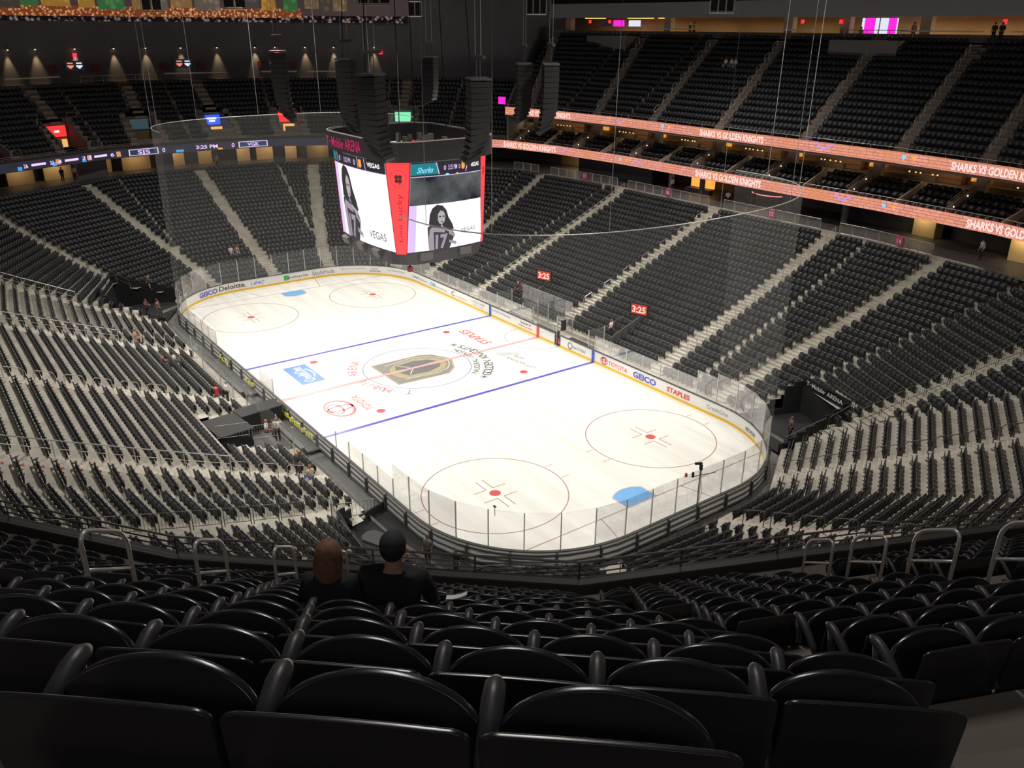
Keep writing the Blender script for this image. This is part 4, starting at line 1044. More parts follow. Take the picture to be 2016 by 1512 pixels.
lamp_y = [-34, -27.5, -22.5, -18, -13.2, -8.8, -4.2, .2, 4.6, 9.2, 14.2, 18.5, 22.8, 27, 33]
LSH = mat('lamp_shade_metal', (.25, .22, .18), .5, .5)
for y in lamp_y:
    s_, p = FWP.project(-75, y*1.08); t = FWP.tan(s_); nn = Vector((-t.y, t.x)); c = p+nn*.35
    e = empty('wall_lamp', (c.x, c.y, 23.65), 0, 'small wall lamp throwing a warm cone down the far concourse wall', 'wall lamp', 'downlights on the far concourse wall')
    q = MB(); q.lathe([(.06, .25), (.14, .2), (.2, 0)], n=8); q.build('lamp_shade', LSH, e)
    q = MB(); q.ball((0, 0, .02), .10, n=8, m_=5); q.build('bulb', glow('warm_bulb', (1, .72, .4), 6.), e)
    l = bpy.data.lights.new('wall_lamp_light', 'SPOT'); l.energy = 420; l.spot_size = math.radians(46); l.spot_blend = .8; l.color = (1, .72, .38); l.shadow_soft_size = .08
    lo = bpy.data.objects.new('wall_lamp_light', l); COL.objects.link(lo); lo.location = (c.x, c.y, 23.5); lo.rotation_euler = (Vector((p.x, p.y, 20.5))-Vector((c.x, c.y, 23.5))).to_track_quat('-Z', 'Y').to_euler()
for y in (-24.5, -19.8, -11.6, -6.6, 2.4, 7.0, 16.2, 20.9, 29):
    s_, p = FWP.project(-75, y*1.08); t = FWP.tan(s_); nn = Vector((-t.y, t.x)); c = p+nn*.12
    q = MB(); q.box((c.x, c.y, 21.3), (.9, .1, .9), math.atan2(t.y, t.x)); q.build('door_plate', mat('plate_maroon', (.28, .05, .05), .6), label='square maroon section plate on the far concourse wall', cat='sign', group='maroon plates on the far concourse wall')
for y in (-22.2, -9.1, 4.7, 18.5):
    s_, p = FWP.project(-75, y*1.08); t = FWP.tan(s_); nn = Vector((-t.y, t.x)); c = p+nn*.25; rz = math.atan2(t.y, t.x)
    e = empty('wall_screen', (c.x, c.y, 21.6), rz, 'black wall screen with an orange and a white badge on the far concourse', 'screen', 'badge screens on the far concourse wall')
    q = MB(); q.box((0, 0, 0), (2.3, .1, 1.2)); q.build('screen_panel', BLKS, e)
    for dx, m_ in ((.55, OR), (-.55, WHS)):
        q = MB(); q.ngon([(dx-.4, .06, .05), (dx+.4, .06, .05), (dx+.4, .06, -.1), (dx, .06, -.42), (dx-.4, .06, -.1)][::-1]); q.quad((dx-.35, .06, .22), (dx-.35, .06, .38), (dx+.35, .06, .38), (dx+.35, .06, .22)); q.build('screen_badge', m_, e)
for y, dx in ((-8.9, 0), (18.7, 0), (34, 0)):
    s_, p = FWP.project(-75, y*1.08); t = FWP.tan(s_); nn = Vector((-t.y, t.x)); c = p+nn*.3; q = MB(); q.box((c.x, c.y, 22.9), (.5, .1, .45), math.atan2(t.y, t.x)); q.build('exit_sign', glow('sign_red2', (1., .03, .1), 1.3), label='small red exit light high on the far concourse wall', cat='sign', group='red exit lights on the far wall')
FRP = Path(off_ring(U, FD+.3))
for y0, y1 in ((-30, -22), (-21.5, -12.5), (.8, 8.5), (13.6, 20), (21.5, 27.5)):
    p = [FRP.project(-70, y*1.05)[1] for y in (y0, y1)]
    q = MB(); q.prism([(*p[0], ZF+1.0), (p[0].x-.3, p[0].y, ZF+1.0), (p[1].x-.3, p[1].y, ZF+1.0), (*p[1], ZF+1.0)][::-1], [(*p[0], ZF+1.13), (p[0].x-.3, p[0].y, ZF+1.13), (p[1].x-.3, p[1].y, ZF+1.13), (*p[1], ZF+1.13)][::-1])
    q.build('drink_rail', mat('pale_counter', (.62, .56, .50), .5), label='long pale drink rail behind the top row of the far mezzanine', cat='counter', group='drink rails behind the far top row')
    area(((p[0].x+p[1].x)/2-1.2, (p[0].y+p[1].y)/2, ZF+4.5), ((p[0].x+p[1].x)/2, (p[0].y+p[1].y)/2, ZF+1), 12, 5, .3, (1, .9, .8))
p = [FRP.project(-70, y*1.05)[1] for y in (-10.3, -1.2)]
poly_rail('platform_rail', [(*p[0], ZF), (*p[1], ZF)], RAILM, 'pale framed rail before the raised platform of the far mezzanine', None, 1.05, True, .028, (.5,), 1.3)
# city banner: night skyline printed in blocks, hung above the far wall
BNP = Path(list(reversed(off_ring(U, 16.6))))
ban = empty('city_banner', (0, 0, 0), 0, 'wide glowing banner with a night city skyline across the far wall top', 'banner')
def on_banner(s0, s1, z0, z1, m_, off=0.0, name='skyline_block'):
    q = MB(); cuts = [s0]+[L for L in BNP.L if s0 < L < s1]+[s1]
    for a, b in zip(cuts[:-1], cuts[1:]):
        A, B = BNP.at(a+1e-4, off), BNP.at(b-1e-4, off); A2, B2 = BNP.at(a+1e-4, off-.08), BNP.at(b-1e-4, off-.08)
        q.prism([(A.x, A.y, z0), (A2.x, A2.y, z0), (B2.x, B2.y, z0), (B.x, B.y, z0)], [(A.x, A.y, z1), (A2.x, A2.y, z1), (B2.x, B2.y, z1), (B.x, B.y, z1)])
    return q.build(name, m_, ban)
sb0, sb1 = BNP.project(-60, -52)[0], BNP.project(-63, 37)[0]
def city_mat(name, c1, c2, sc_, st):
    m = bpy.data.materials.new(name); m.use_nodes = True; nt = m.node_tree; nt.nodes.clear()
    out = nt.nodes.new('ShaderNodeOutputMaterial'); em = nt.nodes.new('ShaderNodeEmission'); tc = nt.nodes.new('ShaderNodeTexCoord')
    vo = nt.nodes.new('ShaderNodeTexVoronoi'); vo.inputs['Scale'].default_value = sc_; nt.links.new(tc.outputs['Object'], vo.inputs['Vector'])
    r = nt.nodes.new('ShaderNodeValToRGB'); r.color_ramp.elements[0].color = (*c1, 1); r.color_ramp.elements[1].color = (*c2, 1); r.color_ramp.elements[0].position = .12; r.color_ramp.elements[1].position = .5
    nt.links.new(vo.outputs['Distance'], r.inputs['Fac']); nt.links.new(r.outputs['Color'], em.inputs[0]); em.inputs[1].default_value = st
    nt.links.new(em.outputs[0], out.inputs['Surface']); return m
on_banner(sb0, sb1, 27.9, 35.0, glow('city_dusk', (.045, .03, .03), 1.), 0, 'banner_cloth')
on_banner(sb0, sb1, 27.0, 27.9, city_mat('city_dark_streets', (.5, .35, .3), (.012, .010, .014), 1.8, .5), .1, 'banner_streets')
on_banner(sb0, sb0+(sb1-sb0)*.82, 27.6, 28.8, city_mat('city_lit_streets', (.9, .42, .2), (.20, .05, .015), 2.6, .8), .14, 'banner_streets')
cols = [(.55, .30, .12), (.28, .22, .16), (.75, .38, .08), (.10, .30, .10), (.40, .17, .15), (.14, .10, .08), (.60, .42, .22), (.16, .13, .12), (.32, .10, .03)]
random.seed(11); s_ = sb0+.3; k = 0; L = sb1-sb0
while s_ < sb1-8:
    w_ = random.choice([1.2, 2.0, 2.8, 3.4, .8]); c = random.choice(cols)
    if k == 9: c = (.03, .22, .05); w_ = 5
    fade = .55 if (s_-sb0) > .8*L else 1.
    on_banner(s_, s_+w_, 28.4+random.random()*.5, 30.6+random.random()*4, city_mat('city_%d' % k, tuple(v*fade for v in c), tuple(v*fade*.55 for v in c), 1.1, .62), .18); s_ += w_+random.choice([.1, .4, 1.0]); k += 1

# ------------------------------------------------------------------ centre-hung scoreboard
SB = empty('centre_scoreboard', (0, 0, 0), 0, 'large four-sided video scoreboard hung over centre ice', 'scoreboard')
ZT, ZB_ = 17.85, 11.35
def sb_dim(z):
    t = (ZT-z)/(ZT-ZB_); return 5.45-.55*t, 4.25-.45*t, 1.32-.75*t      # half length, half width, chamfer
def face_fn(side):
    """side: 0 -y face, 1 +x face, 2 +y face, 3 -x face ; u left to right seen from outside, v bottom to top"""
    def fn(u, v, off=0.):
        z = ZB_+(ZT-ZB_)*v; hx, hy, c = sb_dim(z); bul = .38*(1-(2*u-1)**2)+off
        if side in (0, 2): w_ = hx-c; p = (-w_+2*w_*u, -(hy+bul))
        else: w_ = hy-c; p = (hx+bul, -w_+2*w_*u)
        if side in (2, 3): p = (-p[0], -p[1])
        return (p[0], p[1], z)
    return fn
def face_patch(fn, u0, u1, v0, v1, m_, name, off=.0, nu=10, nv=1, parent=SB):
    q = MB()
    for i in range(nu):
        for j in range(nv):
            a, b = u0+(u1-u0)*i/nu, u0+(u1-u0)*(i+1)/nu; c, d = v0+(v1-v0)*j/nv, v0+(v1-v0)*(j+1)/nv
            q.quad(fn(a, c, off), fn(b, c, off), fn(b, d, off), fn(a, d, off))
    return q.build(name, m_, parent)
SW = glow('screen_bright_white', (1., .96, 1.), 1.15); SV_ = glow('screen_lilac', (.70, .52, .92), 1.1); SRED = glow('screen_red', (1., .055, .06), 1.15); SDR = glow('red_edge_dark', (.55, .0, .02), 1.)
SBK = glow('screen_near_black', (.012, .011, .016), 1.); SGY = glow('screen_grey', (.09, .08, .09), 1.); SSK = glow('screen_skin_grey', (.45, .42, .45), 1.); SHR = glow('screen_hair_dark', (.022, .018, .024), 1.); SJD = glow('screen_jersey_dark', (.035, .028, .04), 1.); SJL = glow('screen_jersey_pale', (.36, .31, .38), 1.)
HUL = mat('scoreboard_hull', (.02, .02, .022), .5)
q = MB()
for (z0, z1) in ((ZB_, ZT),):
    def outl(z, e=-.12):
        hx, hy, c = sb_dim(z); hx += e; hy += e; return [(hx-c, -hy, z), (hx, -hy+c, z), (hx, hy-c, z), (hx-c, hy, z), (-hx+c, hy, z), (-hx, hy-c, z), (-hx, -hy+c, z), (-hx+c, -hy, z)]
    q.prism(outl(z0), outl(z1))
q.build('hull', HUL, SB)
def smoke_mat():
    m = bpy.data.materials.new('screen_smoke'); m.use_nodes = True; nt = m.node_tree; nt.nodes.clear()
    out = nt.nodes.new('ShaderNodeOutputMaterial'); em = nt.nodes.new('ShaderNodeEmission'); tc = nt.nodes.new('ShaderNodeTexCoord'); nz = nt.nodes.new('ShaderNodeTexNoise'); nz.inputs['Scale'].default_value = .5; nz.inputs['Detail'].default_value = 6
    r = nt.nodes.new('ShaderNodeValToRGB'); r.color_ramp.elements[0].color = (.02, .022, .026, 1); r.color_ramp.elements[1].color = (.16, .17, .18, 1); r.color_ramp.elements[0].position = .35; r.color_ramp.elements[1].position = .75
    nt.links.new(tc.outputs['Object'], nz.inputs['Vector']); nt.links.new(nz.outputs['Fac'], r.inputs['Fac']); nt.links.new(r.outputs['Color'], em.inputs[0]); nt.links.new(em.outputs[0], out.inputs['Surface']); return m
SMK = smoke_mat()
def flat(fn, pts, m_, name, parent, off=.07):
    q = MB(); u0, u1 = min(p[0] for p in pts), max(p[0] for p in pts); k = max(1, math.ceil((u1-u0)/.05))
    def clip(P, c, sg):
        out = []
        for i in range(len(P)):
            a, b = P[i-1], P[i]; ia, ib = sg*(a[0]-c) >= 0, sg*(b[0]-c) >= 0
            if ia != ib: t = (c-a[0])/(b[0]-a[0]); out.append((c, a[1]+t*(b[1]-a[1])))
            if ib: out.append(b)
        return out
    for i in range(k):
        P = clip(clip(list(pts), u0+(u1-u0)*i/k, 1), u0+(u1-u0)*(i+1)/k, -1)
        if len(P) > 2: q.ngon([fn(u, v, off) for u, v in P])
    return q.build(name, m_, parent)
def stext(fn, s, u0, u1, v0, v1, m_, name, parent, off=.09, bold=.0, slant=0.):
    q = MB(); text_map(q, s, lambda x, y: fn(u0+x, v0+y, off), width=u1-u0, height=v1-v0, bold=bold, slant=slant); return q.build(name, m_, parent)
def woman(fn, T, parent, o=.06):
    """grey portrait of a long-haired figure in a numbered jersey; T maps 0..1 box to face coordinates"""
    g = lambda pts: [T(a, b) for a, b in pts]
    flat(fn, g([(.10, .0), (.05, .3), (.02, .52), (.2, .60), (.55, .62), (.80, .50), (.98, .30), (.92, .18), (.80, .0)]), SJD, 'portrait_jersey', parent, o+.01)
    flat(fn, g([(.10, .0), (.07, .28), (.10, .48), (.22, .50), (.25, .2), (.27, .0)]), SJL, 'portrait_sleeve', parent, o+.025)
    flat(fn, g([(.16, .42), (.14, .52), (.62, .46), (.62, .37)]), SJL, 'portrait_name_band', parent, o+.026)
    flat(fn, g([(.78, .13), (.78, .19), (1.05, .13), (1.04, .06)]), SJL, 'portrait_stripe', parent, o+.026)
    flat(fn, g([(.76, .33), (.78, .38), (1.0, .30), (.98, .24)]), SJL, 'portrait_stripe', parent, o+.026)
    flat(fn, g([(.06, .56), (.08, .8), (.16, .93), (.32, 1.0), (.52, .97), (.66, .86), (.74, .7), (.88, .55), (.95, .42), (.80, .42), (.62, .5), (.40, .55), (.2, .56)]), SHR, 'portrait_hair', parent, o+.02)
    flat(fn, g([(.36, .66), (.36, .80), (.44, .87), (.56, .84), (.62, .74), (.60, .62), (.50, .56), (.42, .58)]), SSK, 'portrait_face', parent, o+.032)
    flat(fn, g([(.50, .57), (.46, .53), (.55, .49), (.86, .42), (.92, .36), (.80, .36), (.60, .44)]), SSK, 'portrait_hand', parent, o+.034)
    for e in ((.43, .735), (.555, .735)): flat(fn, g([(e[0]-.04, e[1]-.012), (e[0]+.04, e[1]-.012), (e[0]+.03, e[1]+.015), (e[0]-.03, e[1]+.015)]), SHR, 'portrait_eye', parent, o+.04)
    flat(fn, g([(.45, .625), (.55, .625), (.52, .608), (.48, .608)]), SHR, 'portrait_mouth', parent, o+.04)
    p0, p1 = T(.30, .04), T(.72, .34); stext(fn, '17', p0[0], p1[0], p0[1], p1[1], SJL, 'portrait_number', parent, o+.036, .06)
for side in range(4):
    fn = face_fn(side); big = side in (0, 2)
    base = face_patch(fn, 0, 1, 0, 1, SW, 'video_screen', .04, 12, 1); par = base
    bar = .135 if big else .155
    face_patch(fn, 0, 1, 1-bar, 1, SBK, 'score_bar', .055, 12, 1, par); face_patch(fn, 0, 1, 1-bar-.008, 1-bar, SV_, 'bar_edge', .06, 12, 1, par)
    face_patch(fn, 0, .09, 0, 1-bar, SV_, 'lilac_edge', .05, 2, 1, par)
    TL = glow('screen_teal', (.0, .22, .26), 1.)
    if big:
        woman(fn, lambda a, b: (.14+.36*a, .0+.865*b), par)
        stext(fn, 'VEGAS', .64, .90, .10, .19, SJD, 'screen_words', par)
        flat(fn, [(.0, .885), (.0, .99), (.07, .99), (.085, .885)], TL, 'team_field', par)
        stext(fn, '0', .17, .20, .90, .965, SV_, 'bar_words', par, bold=.02); stext(fn, '3:25 PM', .29, .44, .905, .965, SV_, 'bar_words', par); stext(fn, '0', .50, .53, .90, .965, SV_, 'bar_words', par, bold=.02)
        flat(fn, [(.59, .90), (.59, .975), (.64, .975), (.64, .90), (.615, .88)], LGO, 'team_crest', par); stext(fn, 'VEGAS', .74, .93, .915, .965, SW, 'bar_words', par, bold=.03)
        for u in (.12, .575, .70): flat(fn, [(u, .875), (u-.012, .99), (u-.004, .99), (u+.008, .875)], SV_, 'bar_divider', par, .075)
    else:
        face_patch(fn, 0, 1, .53, 1-bar-.008, SMK, 'smoke_field', .058, 12, 1, par)
        woman(fn, lambda a, b: (.22+.38*a, .0+.52*b), par)
        stext(fn, 'VEGAS', .68, .90, .17, .215, SGY, 'screen_words', par)
        flat(fn, [(.0, .862), (.0, .985), (.32, .985), (.36, .862)], TL, 'team_field', par); stext(fn, 'Sharks', .07, .27, .885, .945, LBL, 'team_script', par, .1, .04, .3)
        stext(fn, '0', .42, .45, .90, .95, SV_, 'bar_words', par, bold=.02); stext(fn, '3:25 PM', .48, .61, .90, .955, SV_, 'bar_words', par, bold=.01); stext(fn, '0', .635, .66, .90, .95, SV_, 'bar_words', par)
        flat(fn, [(.68, .905), (.68, .97), (.73, .97), (.73, .905), (.705, .885)], LGO, 'team_crest', par); stext(fn, 'VEGAS', .82, .96, .905, .95, SW, 'bar_words', par, bold=.03)
        flat(fn, [(.355, .86), (.31, .988), (.322, .988), (.367, .86)], SV_, 'bar_divider', par, .075); flat(fn, [(.74, .86), (.78, .988), (.792, .988), (.752, .86)], SV_, 'bar_divider', par, .075)
        flat(fn, [(.44, .853), (.47, .862), (.50, .853), (.47, .842)], glow('flare_cyan', (.1, .8, 1), 2.), 'bar_flare', par, .09); flat(fn, [(.60, .853), (.615, .859), (.63, .853), (.615, .847)], glow('flare_amber', (1, .6, .2), 2.), 'bar_flare', par, .09)
# red corner panels
def corner_fn(k):
    sx, sy = [(1, -1), (1, 1), (-1, 1), (-1, -1)][k]
    def fn(u, v, off=0.):
        z = ZB_-.12+(ZT+.05-ZB_+.12)*v; hx, hy, c = sb_dim(z); A = Vector((sx*(hx-c), sy*hy)); B = Vector((sx*hx, sy*(hy-c)))
        if sx*sy > 0: A, B = B, A
        nrm = Vector((sx*hy, sy*hx)).normalized(); nrm = Vector((sx*.7071, sy*.7071)); p = A.lerp(B, u)+nrm*(.06+off); return (p.x, p.y, z)
    return fn
for k in range(4):
    fn = corner_fn(k)
    if k in (0, 2): pass
    base = face_patch(fn, 0, 1, 0, 1, SRED, 'corner_screen', .0, 1, 6)
    for u0, u1 in ((0, .035), (.965, 1)): face_patch(fn, u0, u1, 0, 1, SDR, 'red_edge', .01, 1, 6, base)
    # four-leaf clover in a dotted ring
    q = MB(); cu, cv, R_ = .5, .82, .045
    asp = 6.6/1.75
    for a in (45, 135, 225, 315):
        x, y = cu+.11*math.cos(math.radians(a))*1.0, cv+.11/asp*math.sin(math.radians(a)); q.ngon([fn(x+.085*math.cos(2*PI*i/12), y+.085/asp*math.sin(2*PI*i/12), .02) for i in range(12)])
    q.quad(fn(cu+.0, cv-.02, .02), fn(cu+.04, cv-.02, .02), fn(cu+.10, cv-.065, .02), fn(cu+.06, cv-.065, .02)); q.build('clover_emblem', glow('deep_red_brown', (.10, .01, .01), 1.), base)
    q = MB()
    for i in range(26): a = 2*PI*i/26; x, y = cu+.34*math.cos(a), cv+.34/asp*math.sin(a); q.quad(*[fn(x+e*.012, y+g*.012/asp*1.6, .02) for e, g in ((-1, -1), (1, -1), (1, 1), (-1, 1))])
    q.build('emblem_ring', SDR, base)
    q = MB(); v_, f_, a_, b_ = text_geo('Live Lucky', .0); hh = .30; LL = .52
    text_map(q, 'Live Lucky', lambda x, y: fn(.40+.0+hh-y-.05, .14+x, .02), width=LL, height=hh, bold=0, slant=.0); q.build('script_words', SDR, base)
# upper hoop with the arena name, lower hoop with speakers
def rounded(hx, hy, c, z, nseg=5):
    P = []
    for sx, sy, a0 in ((1, -1, -90), (1, 1, 0), (-1, 1, 90), (-1, -1, 180)):
        for k in range(nseg+1): a = math.radians(a0+90*k/nseg); P.append((sx*(hx-c)+c*math.cos(a), sy*(hy-c)+c*math.sin(a), z))
    return P
def hoop(hx, hy, c, z0, z1, th, m_, name, hx1=None, hy1=None):
    q = MB(); hx1 = hx1 or hx; hy1 = hy1 or hy; o0, o1 = rounded(hx, hy, c, z0), rounded(hx1, hy1, c, z1); i0, i1 = rounded(hx-th, hy-th, max(.1, c-th), z0), rounded(hx1-th, hy1-th, max(.1, c-th), z1); k = len(o0)
    for i in range(k):
        j = (i+1) % k; q.quad(o0[i], o0[j], o1[j], o1[i]); q.quad(i0[j], i0[i], i1[i], i1[j]); q.quad(o1[i], o1[j], i1[j], i1[i]); q.quad(o0[j], o0[i], i0[i], i0[j])
    return q.build(name, m_, SB)
hoop(5.85, 4.75, 2.2, 17.9, 19.25, .35, mat('hoop_black', (.03, .028, .03), .45), 'upper_hoop'); hoop(5.87, 4.77, 2.2, 19.25, 19.32, .1, RAILM, 'hoop_edge')
hoop(5.0, 3.9, 2.0, 10.35, 11.3, 1.2, mat('lower_hoop_grey', (.045, .04, .045), .5), 'lower_hoop', 5.2, 4.1)
NM = glow('arena_name_magenta', (.42, .02, .10), 1.)
for sgn in (-1, 1):
    q = MB(); text_map(q, 'T··Mobile·', lambda x, y: (sgn*-1*(-4.6+x)*-1 if sgn > 0 else (-4.15+x), sgn*4.80, 18.2+y), width=3.0, height=.75, bold=.02); 
    q2 = MB(); text_map(q2, 'ARENA', lambda x, y: (-1.05+x if sgn < 0 else 1.05-x, sgn*4.80, 18.2+y), width=2.6, height=.8, bold=.03)
    q.build('hoop_lettering', NM, SB); q2.build('hoop_lettering', NM, SB)
for x, y, a in ((-3.2, -4.05, 0), (-.6, -4.1, 0), (2.0, -4.1, 0), (5.15, -1.8, PI/2), (5.15, 1.6, PI/2), (-5.15, -1.8, PI/2)):
    q = MB(); q.box((x, y, 10.95), (1.0, .45, .55), a, .35 if a == 0 else 0); q.build('hoop_speaker', mat('wedge_grey', (.11, .10, .105), .6), SB)
q = MB(); q.tube([(3.4, -2.2, 10.3), (3.4, -2.2, 9.8)], .08, 6); q.box((3.4, -2.2, 9.65), (.3, .3, .4)); q.build('hanging_beacon', mat('beacon_red', (.45, .03, .03), .5), SB, label='small red beacon under the lower hoop')
q = MB()
for x, y in ((-4.5, -3.2), (4.5, -3.2), (4.5, 3.2), (-4.5, 3.2), (0, 3.5), (0, -3.5)): q.tube([(x, y, 17.8), (x*.8, y*.8, 36)], .035, 5)
q.build('hanging_cable', BLACK, SB)
# catwalk kit seen inside the upper hoop
random.seed(3)
for k in range(18): q = MB(); q.box((-4.2+k*.5, 1.0+random.random()*2.0, 18.0+random.random()*.4), (.2+random.random()*.2, .3, .5+random.random()*.7)); q.build('rigging_case', mat('rigging_tan', (.22, .20, .17), .6), SB)

# ------------------------------------------------------------------ hanging line-array speakers
def line_array(x, y, ztop, facing, label, nbox=12, sc_=1.0, hb=.4):
    e = empty('line_array_speaker', (x, y, ztop), facing, label, 'speaker')
    h = hb; z = 0.; yy = 0.; a = 0.
    for k in range(nbox):
        q = MB(); q.box((0, yy+.18*math.sin(a), z-h/2*math.cos(a)), (1.25*sc_, .85*sc_, h*.93), 0, -a if False else a)
        c = q.build('speaker_cabinet', BLKMET, e)
        z -= h*math.cos(a); yy -= h*math.sin(a); a += math.radians(.6 if k < nbox*.45 else 7.5 if k > nbox*.7 else 4)
    q = MB(); q.box((0, 0, .12), (1.3*sc_, .9*sc_, .12)); q.tube([(-.5, 0, .1), (-.5, 0, 1.3)], .03, 5); q.tube([(.5, 0, .1), (.5, 0, 1.3)], .03, 5); q.box((0, 0, 1.35), (2.4*sc_, .18, .16)); q.build('hanging_frame', DARKST, e)
    q = MB(); q.tube([(-.8, 0, 1.4), (-.8, 0, 36-ztop)], .018, 4); q.tube([(.8, 0, 1.4), (.8, 0, 36-ztop)], .018, 4); q.build('hanging_cable', RAILM, e)
    return e
RT_ = math.atan2(_r.y, _r.x)-PI/2      # local +y along the viewing right
line_array(10.6, -8.3, 23.9, RT_+PI-.25, 'black hanging speaker column nearest, over the arena name on the scoreboard', 14, 1.35, hb=.34)
line_array(5.8, -4.4, 23.6, RT_+PI-.5, 'black speaker column beside the nearest one, over the red corner of the scoreboard', 13, 1.2, hb=.33) if 0 else None
line_array(14.4, -3.2, 23.7, RT_+.25, 'black hanging speaker column over the blank end of the scoreboard hoop', 14, 1.4, hb=.33)
line_array(-2.2, -3.7, 24.3, RT_+PI-.1, 'black speaker column just beyond the one over the arena name', 14, 1.3, hb=.38)
line_array(-7.8, 6.8, 24.1, RT_-.2, 'short black speaker column hung beyond the scoreboard centre', 10, 1.25, hb=.36)
line_array(-15.6, -3.5, 24.5, RT_+PI, 'lone black speaker column hung before the far mezzanine', 14, 1.25, hb=.40)
line_array(10.2, 5.6, 24.2, RT_+.1, 'black speaker column in front of the salmon ribbon ends', 13, 1.2, hb=.34)
line_array(7.2, 5.6, 24.1, RT_+.1, 'black speaker column partnered with the one by the salmon ribbon ends', 12, 1.2, hb=.32)

# lighting frames of the rig near the roof (pale square frames at the top edge)
def rig_frame(x, y, z, w_, h, rz, label, cells=3):
    e = empty('rigging_frame', (x, y, z), rz, label, 'truss'); q = MB()
    for k in range(cells+1): q.tube([(-w_/2+w_*k/cells, 0, 0), (-w_/2+w_*k/cells, 0, h)], .045, 5)
    q.tube([(-w_/2, 0, 0), (w_/2, 0, 0)], .05, 5); q.tube([(-w_/2, 0, h), (w_/2, 0, h)], .05, 5); q.build('frame_tubes', RAILM, e)
    q = MB()
    for k in range(cells): q.box((-w_/2+w_*(k+.5)/cells, .12, h/2), (w_/cells*.8, .12, h*.85))
    q.build('lamp_panel', BLKMET, e); q = MB(); q.tube([(-w_/2, 0, h), (-w_/2, 0, 36-z)], .02, 4); q.tube([(w_/2, 0, h), (w_/2, 0, 36-z)], .02, 4); q.build('hanging_cable', BLACK, e)
rz0 = math.atan2(_r.y, _r.x)
for X_, Y_, Z_, w_, h, c_, lab in ((-20.97, -11.89, 27.63, 1.7, 2.2, 2, 'pale rigging frame hung before the green block of the city banner'), (-16.99, -6.3, 27.86, 1.9, 2.2, 2, 'pale rigging frame hung beside a pink block of the city banner'),
        (-2.44, -1.01, 28.06, 2.4, 1.8, 3, 'pale rigging frame hung before the orange tower of the banner'), (-12.74, 8.39, 27.45, 1.2, 1.2, 2, 'small grey rigging frame hung under the banner beside the cables'),
        (6.53, 7.14, 27.48, 1.4, 1.1, 3, 'small pale rigging frame hung at the corner of the top concourse beam'), (14.26, 17.8, 27.64, 1.7, 1.6, 3, 'pale rigging frame hung before the middle of the top concourse beam')):
    rig_frame(X_, Y_, Z_, w_, h, rz0, lab, c_)

# ------------------------------------------------------------------ protective end nets on curved tubes
NETM = veil('net_haze', (.75, .75, .72), .035)
for sgn in (1, -1):
    e = empty('end_net', (0, 0, 0), 0, 'fine protective net hung from a curved tube behind the %s goal' % ('near' if sgn > 0 else 'far'), 'net')
    pts = []
    for k in range(41):
        t = k/40; 
        if sgn > 0: a = math.radians(-92+184*t); pts.append((21.95+8.9*math.copysign(abs(math.cos(a))**.75, math.cos(a)), 12.7*math.copysign(abs(math.sin(a))**.85, math.sin(a)), 18.0))
        else: a = math.radians(-92+184*t); pts.append((-21.95-9.4*math.copysign(abs(math.cos(a))**.75, math.cos(a)), 12.7*math.copysign(abs(math.sin(a))**.85, math.sin(a)), 18.0))
    q = MB(); q.tube(pts, .03, 6); q.build('net_tube', mat('tube_pale', (.45, .44, .42), .4, .5), e)
    q = MB()
    low = []
    for x, y, z in pts:
        p = RINKP.project(x, y)[1]; low.append((p.x*1.003, p.y*1.003, 3.1 if abs(p.x) < 24 else 3.45))
    for k in range(40): q.quad(pts[k], pts[k+1], low[k+1], low[k])
    q.build('net_sheet', NETM, e)
    q = MB()
    for k in (2, 7, 14, 20, 26, 33, 38): q.tube([pts[k], (pts[k][0]+sgn*.2, pts[k][1], 36)], .014, 4)
    q.build('hanging_cable', mat('cable_grey', (.3, .3, .3), .5), e)
# ceiling-mounted lamp heads on the catwalks above (they light the ice), and over the added fill spots
for o in [o for o in sc.objects if o.type == 'LIGHT' and o.name.startswith('sports_light')]:
    e = empty('sports_floodlight', o.location, 0, 'black catwalk floodlight aimed down at the ice', 'floodlight', 'catwalk floodlights above the hall')
    q = MB(); q.box((0, 0, .75), (1.3, 1.3, .3)); q.tube([(0, 0, .9), (0, 0, 2.7)], .05, 5); q.build('lamp_housing', BLKMET, e)

# ------------------------------------------------------------------ floor height anywhere on the lower stand
def ground(x, y):
    if in_tunnel(x, y) or sdf(x, y) < 1.4: return 0.0
    for k in range(NL+1):
        if inside(lring(k+1), x, y): return lz(k) if not inside(lring(0), x, y) else 0.0
    return ZW

# tunnels under the lower stand
TN = ['black curtained tunnel mouth at the near end beyond the ice', 'black ramp tunnel mouth below the near parapet', 'black tunnel mouth at the far corner beside the boards']
for T, lab in zip(TUN, TN):
    A, B, C, D = T; e = empty('tunnel_mouth', (A[0], A[1], 0), 0, lab, 'tunnel'); o = Vector((A[0], A[1], 0))
    q = MB()
    for P_, Q_ in ((A, B), (B, C), (C, D)):
        k_ = 8
        for k in range(k_):
            a = Vector(P_).lerp(Vector(Q_), k/k_); b = Vector(P_).lerp(Vector(Q_), (k+1)/k_); h = max(ground(a.x*1.03, a.y*1.06), ground(b.x*1.03, b.y*1.06), .4)+.12
            t = (b-a).normalized(); nn = Vector((t.y, -t.x))*.06
            q.prism([(*(a-nn), 0), (*(b-nn), 0), (*(b+nn), 0), (*(a+nn), 0)], [(*(a-nn), h), (*(b-nn), h), (*(b+nn), h), (*(a+nn), h)])
    ob_ = q.build('curtain_wall', BLACK, e); ob_.location = -o
    q = MB(); q.quad((*A, .03), (*B, .03), (*C, .03), (*D, .03)); f_ = q.build('tunnel_ramp', mat('ramp_black', (.015, .015, .016), .8), e); f_.location = -o
A, B, C, D = TUN[0]
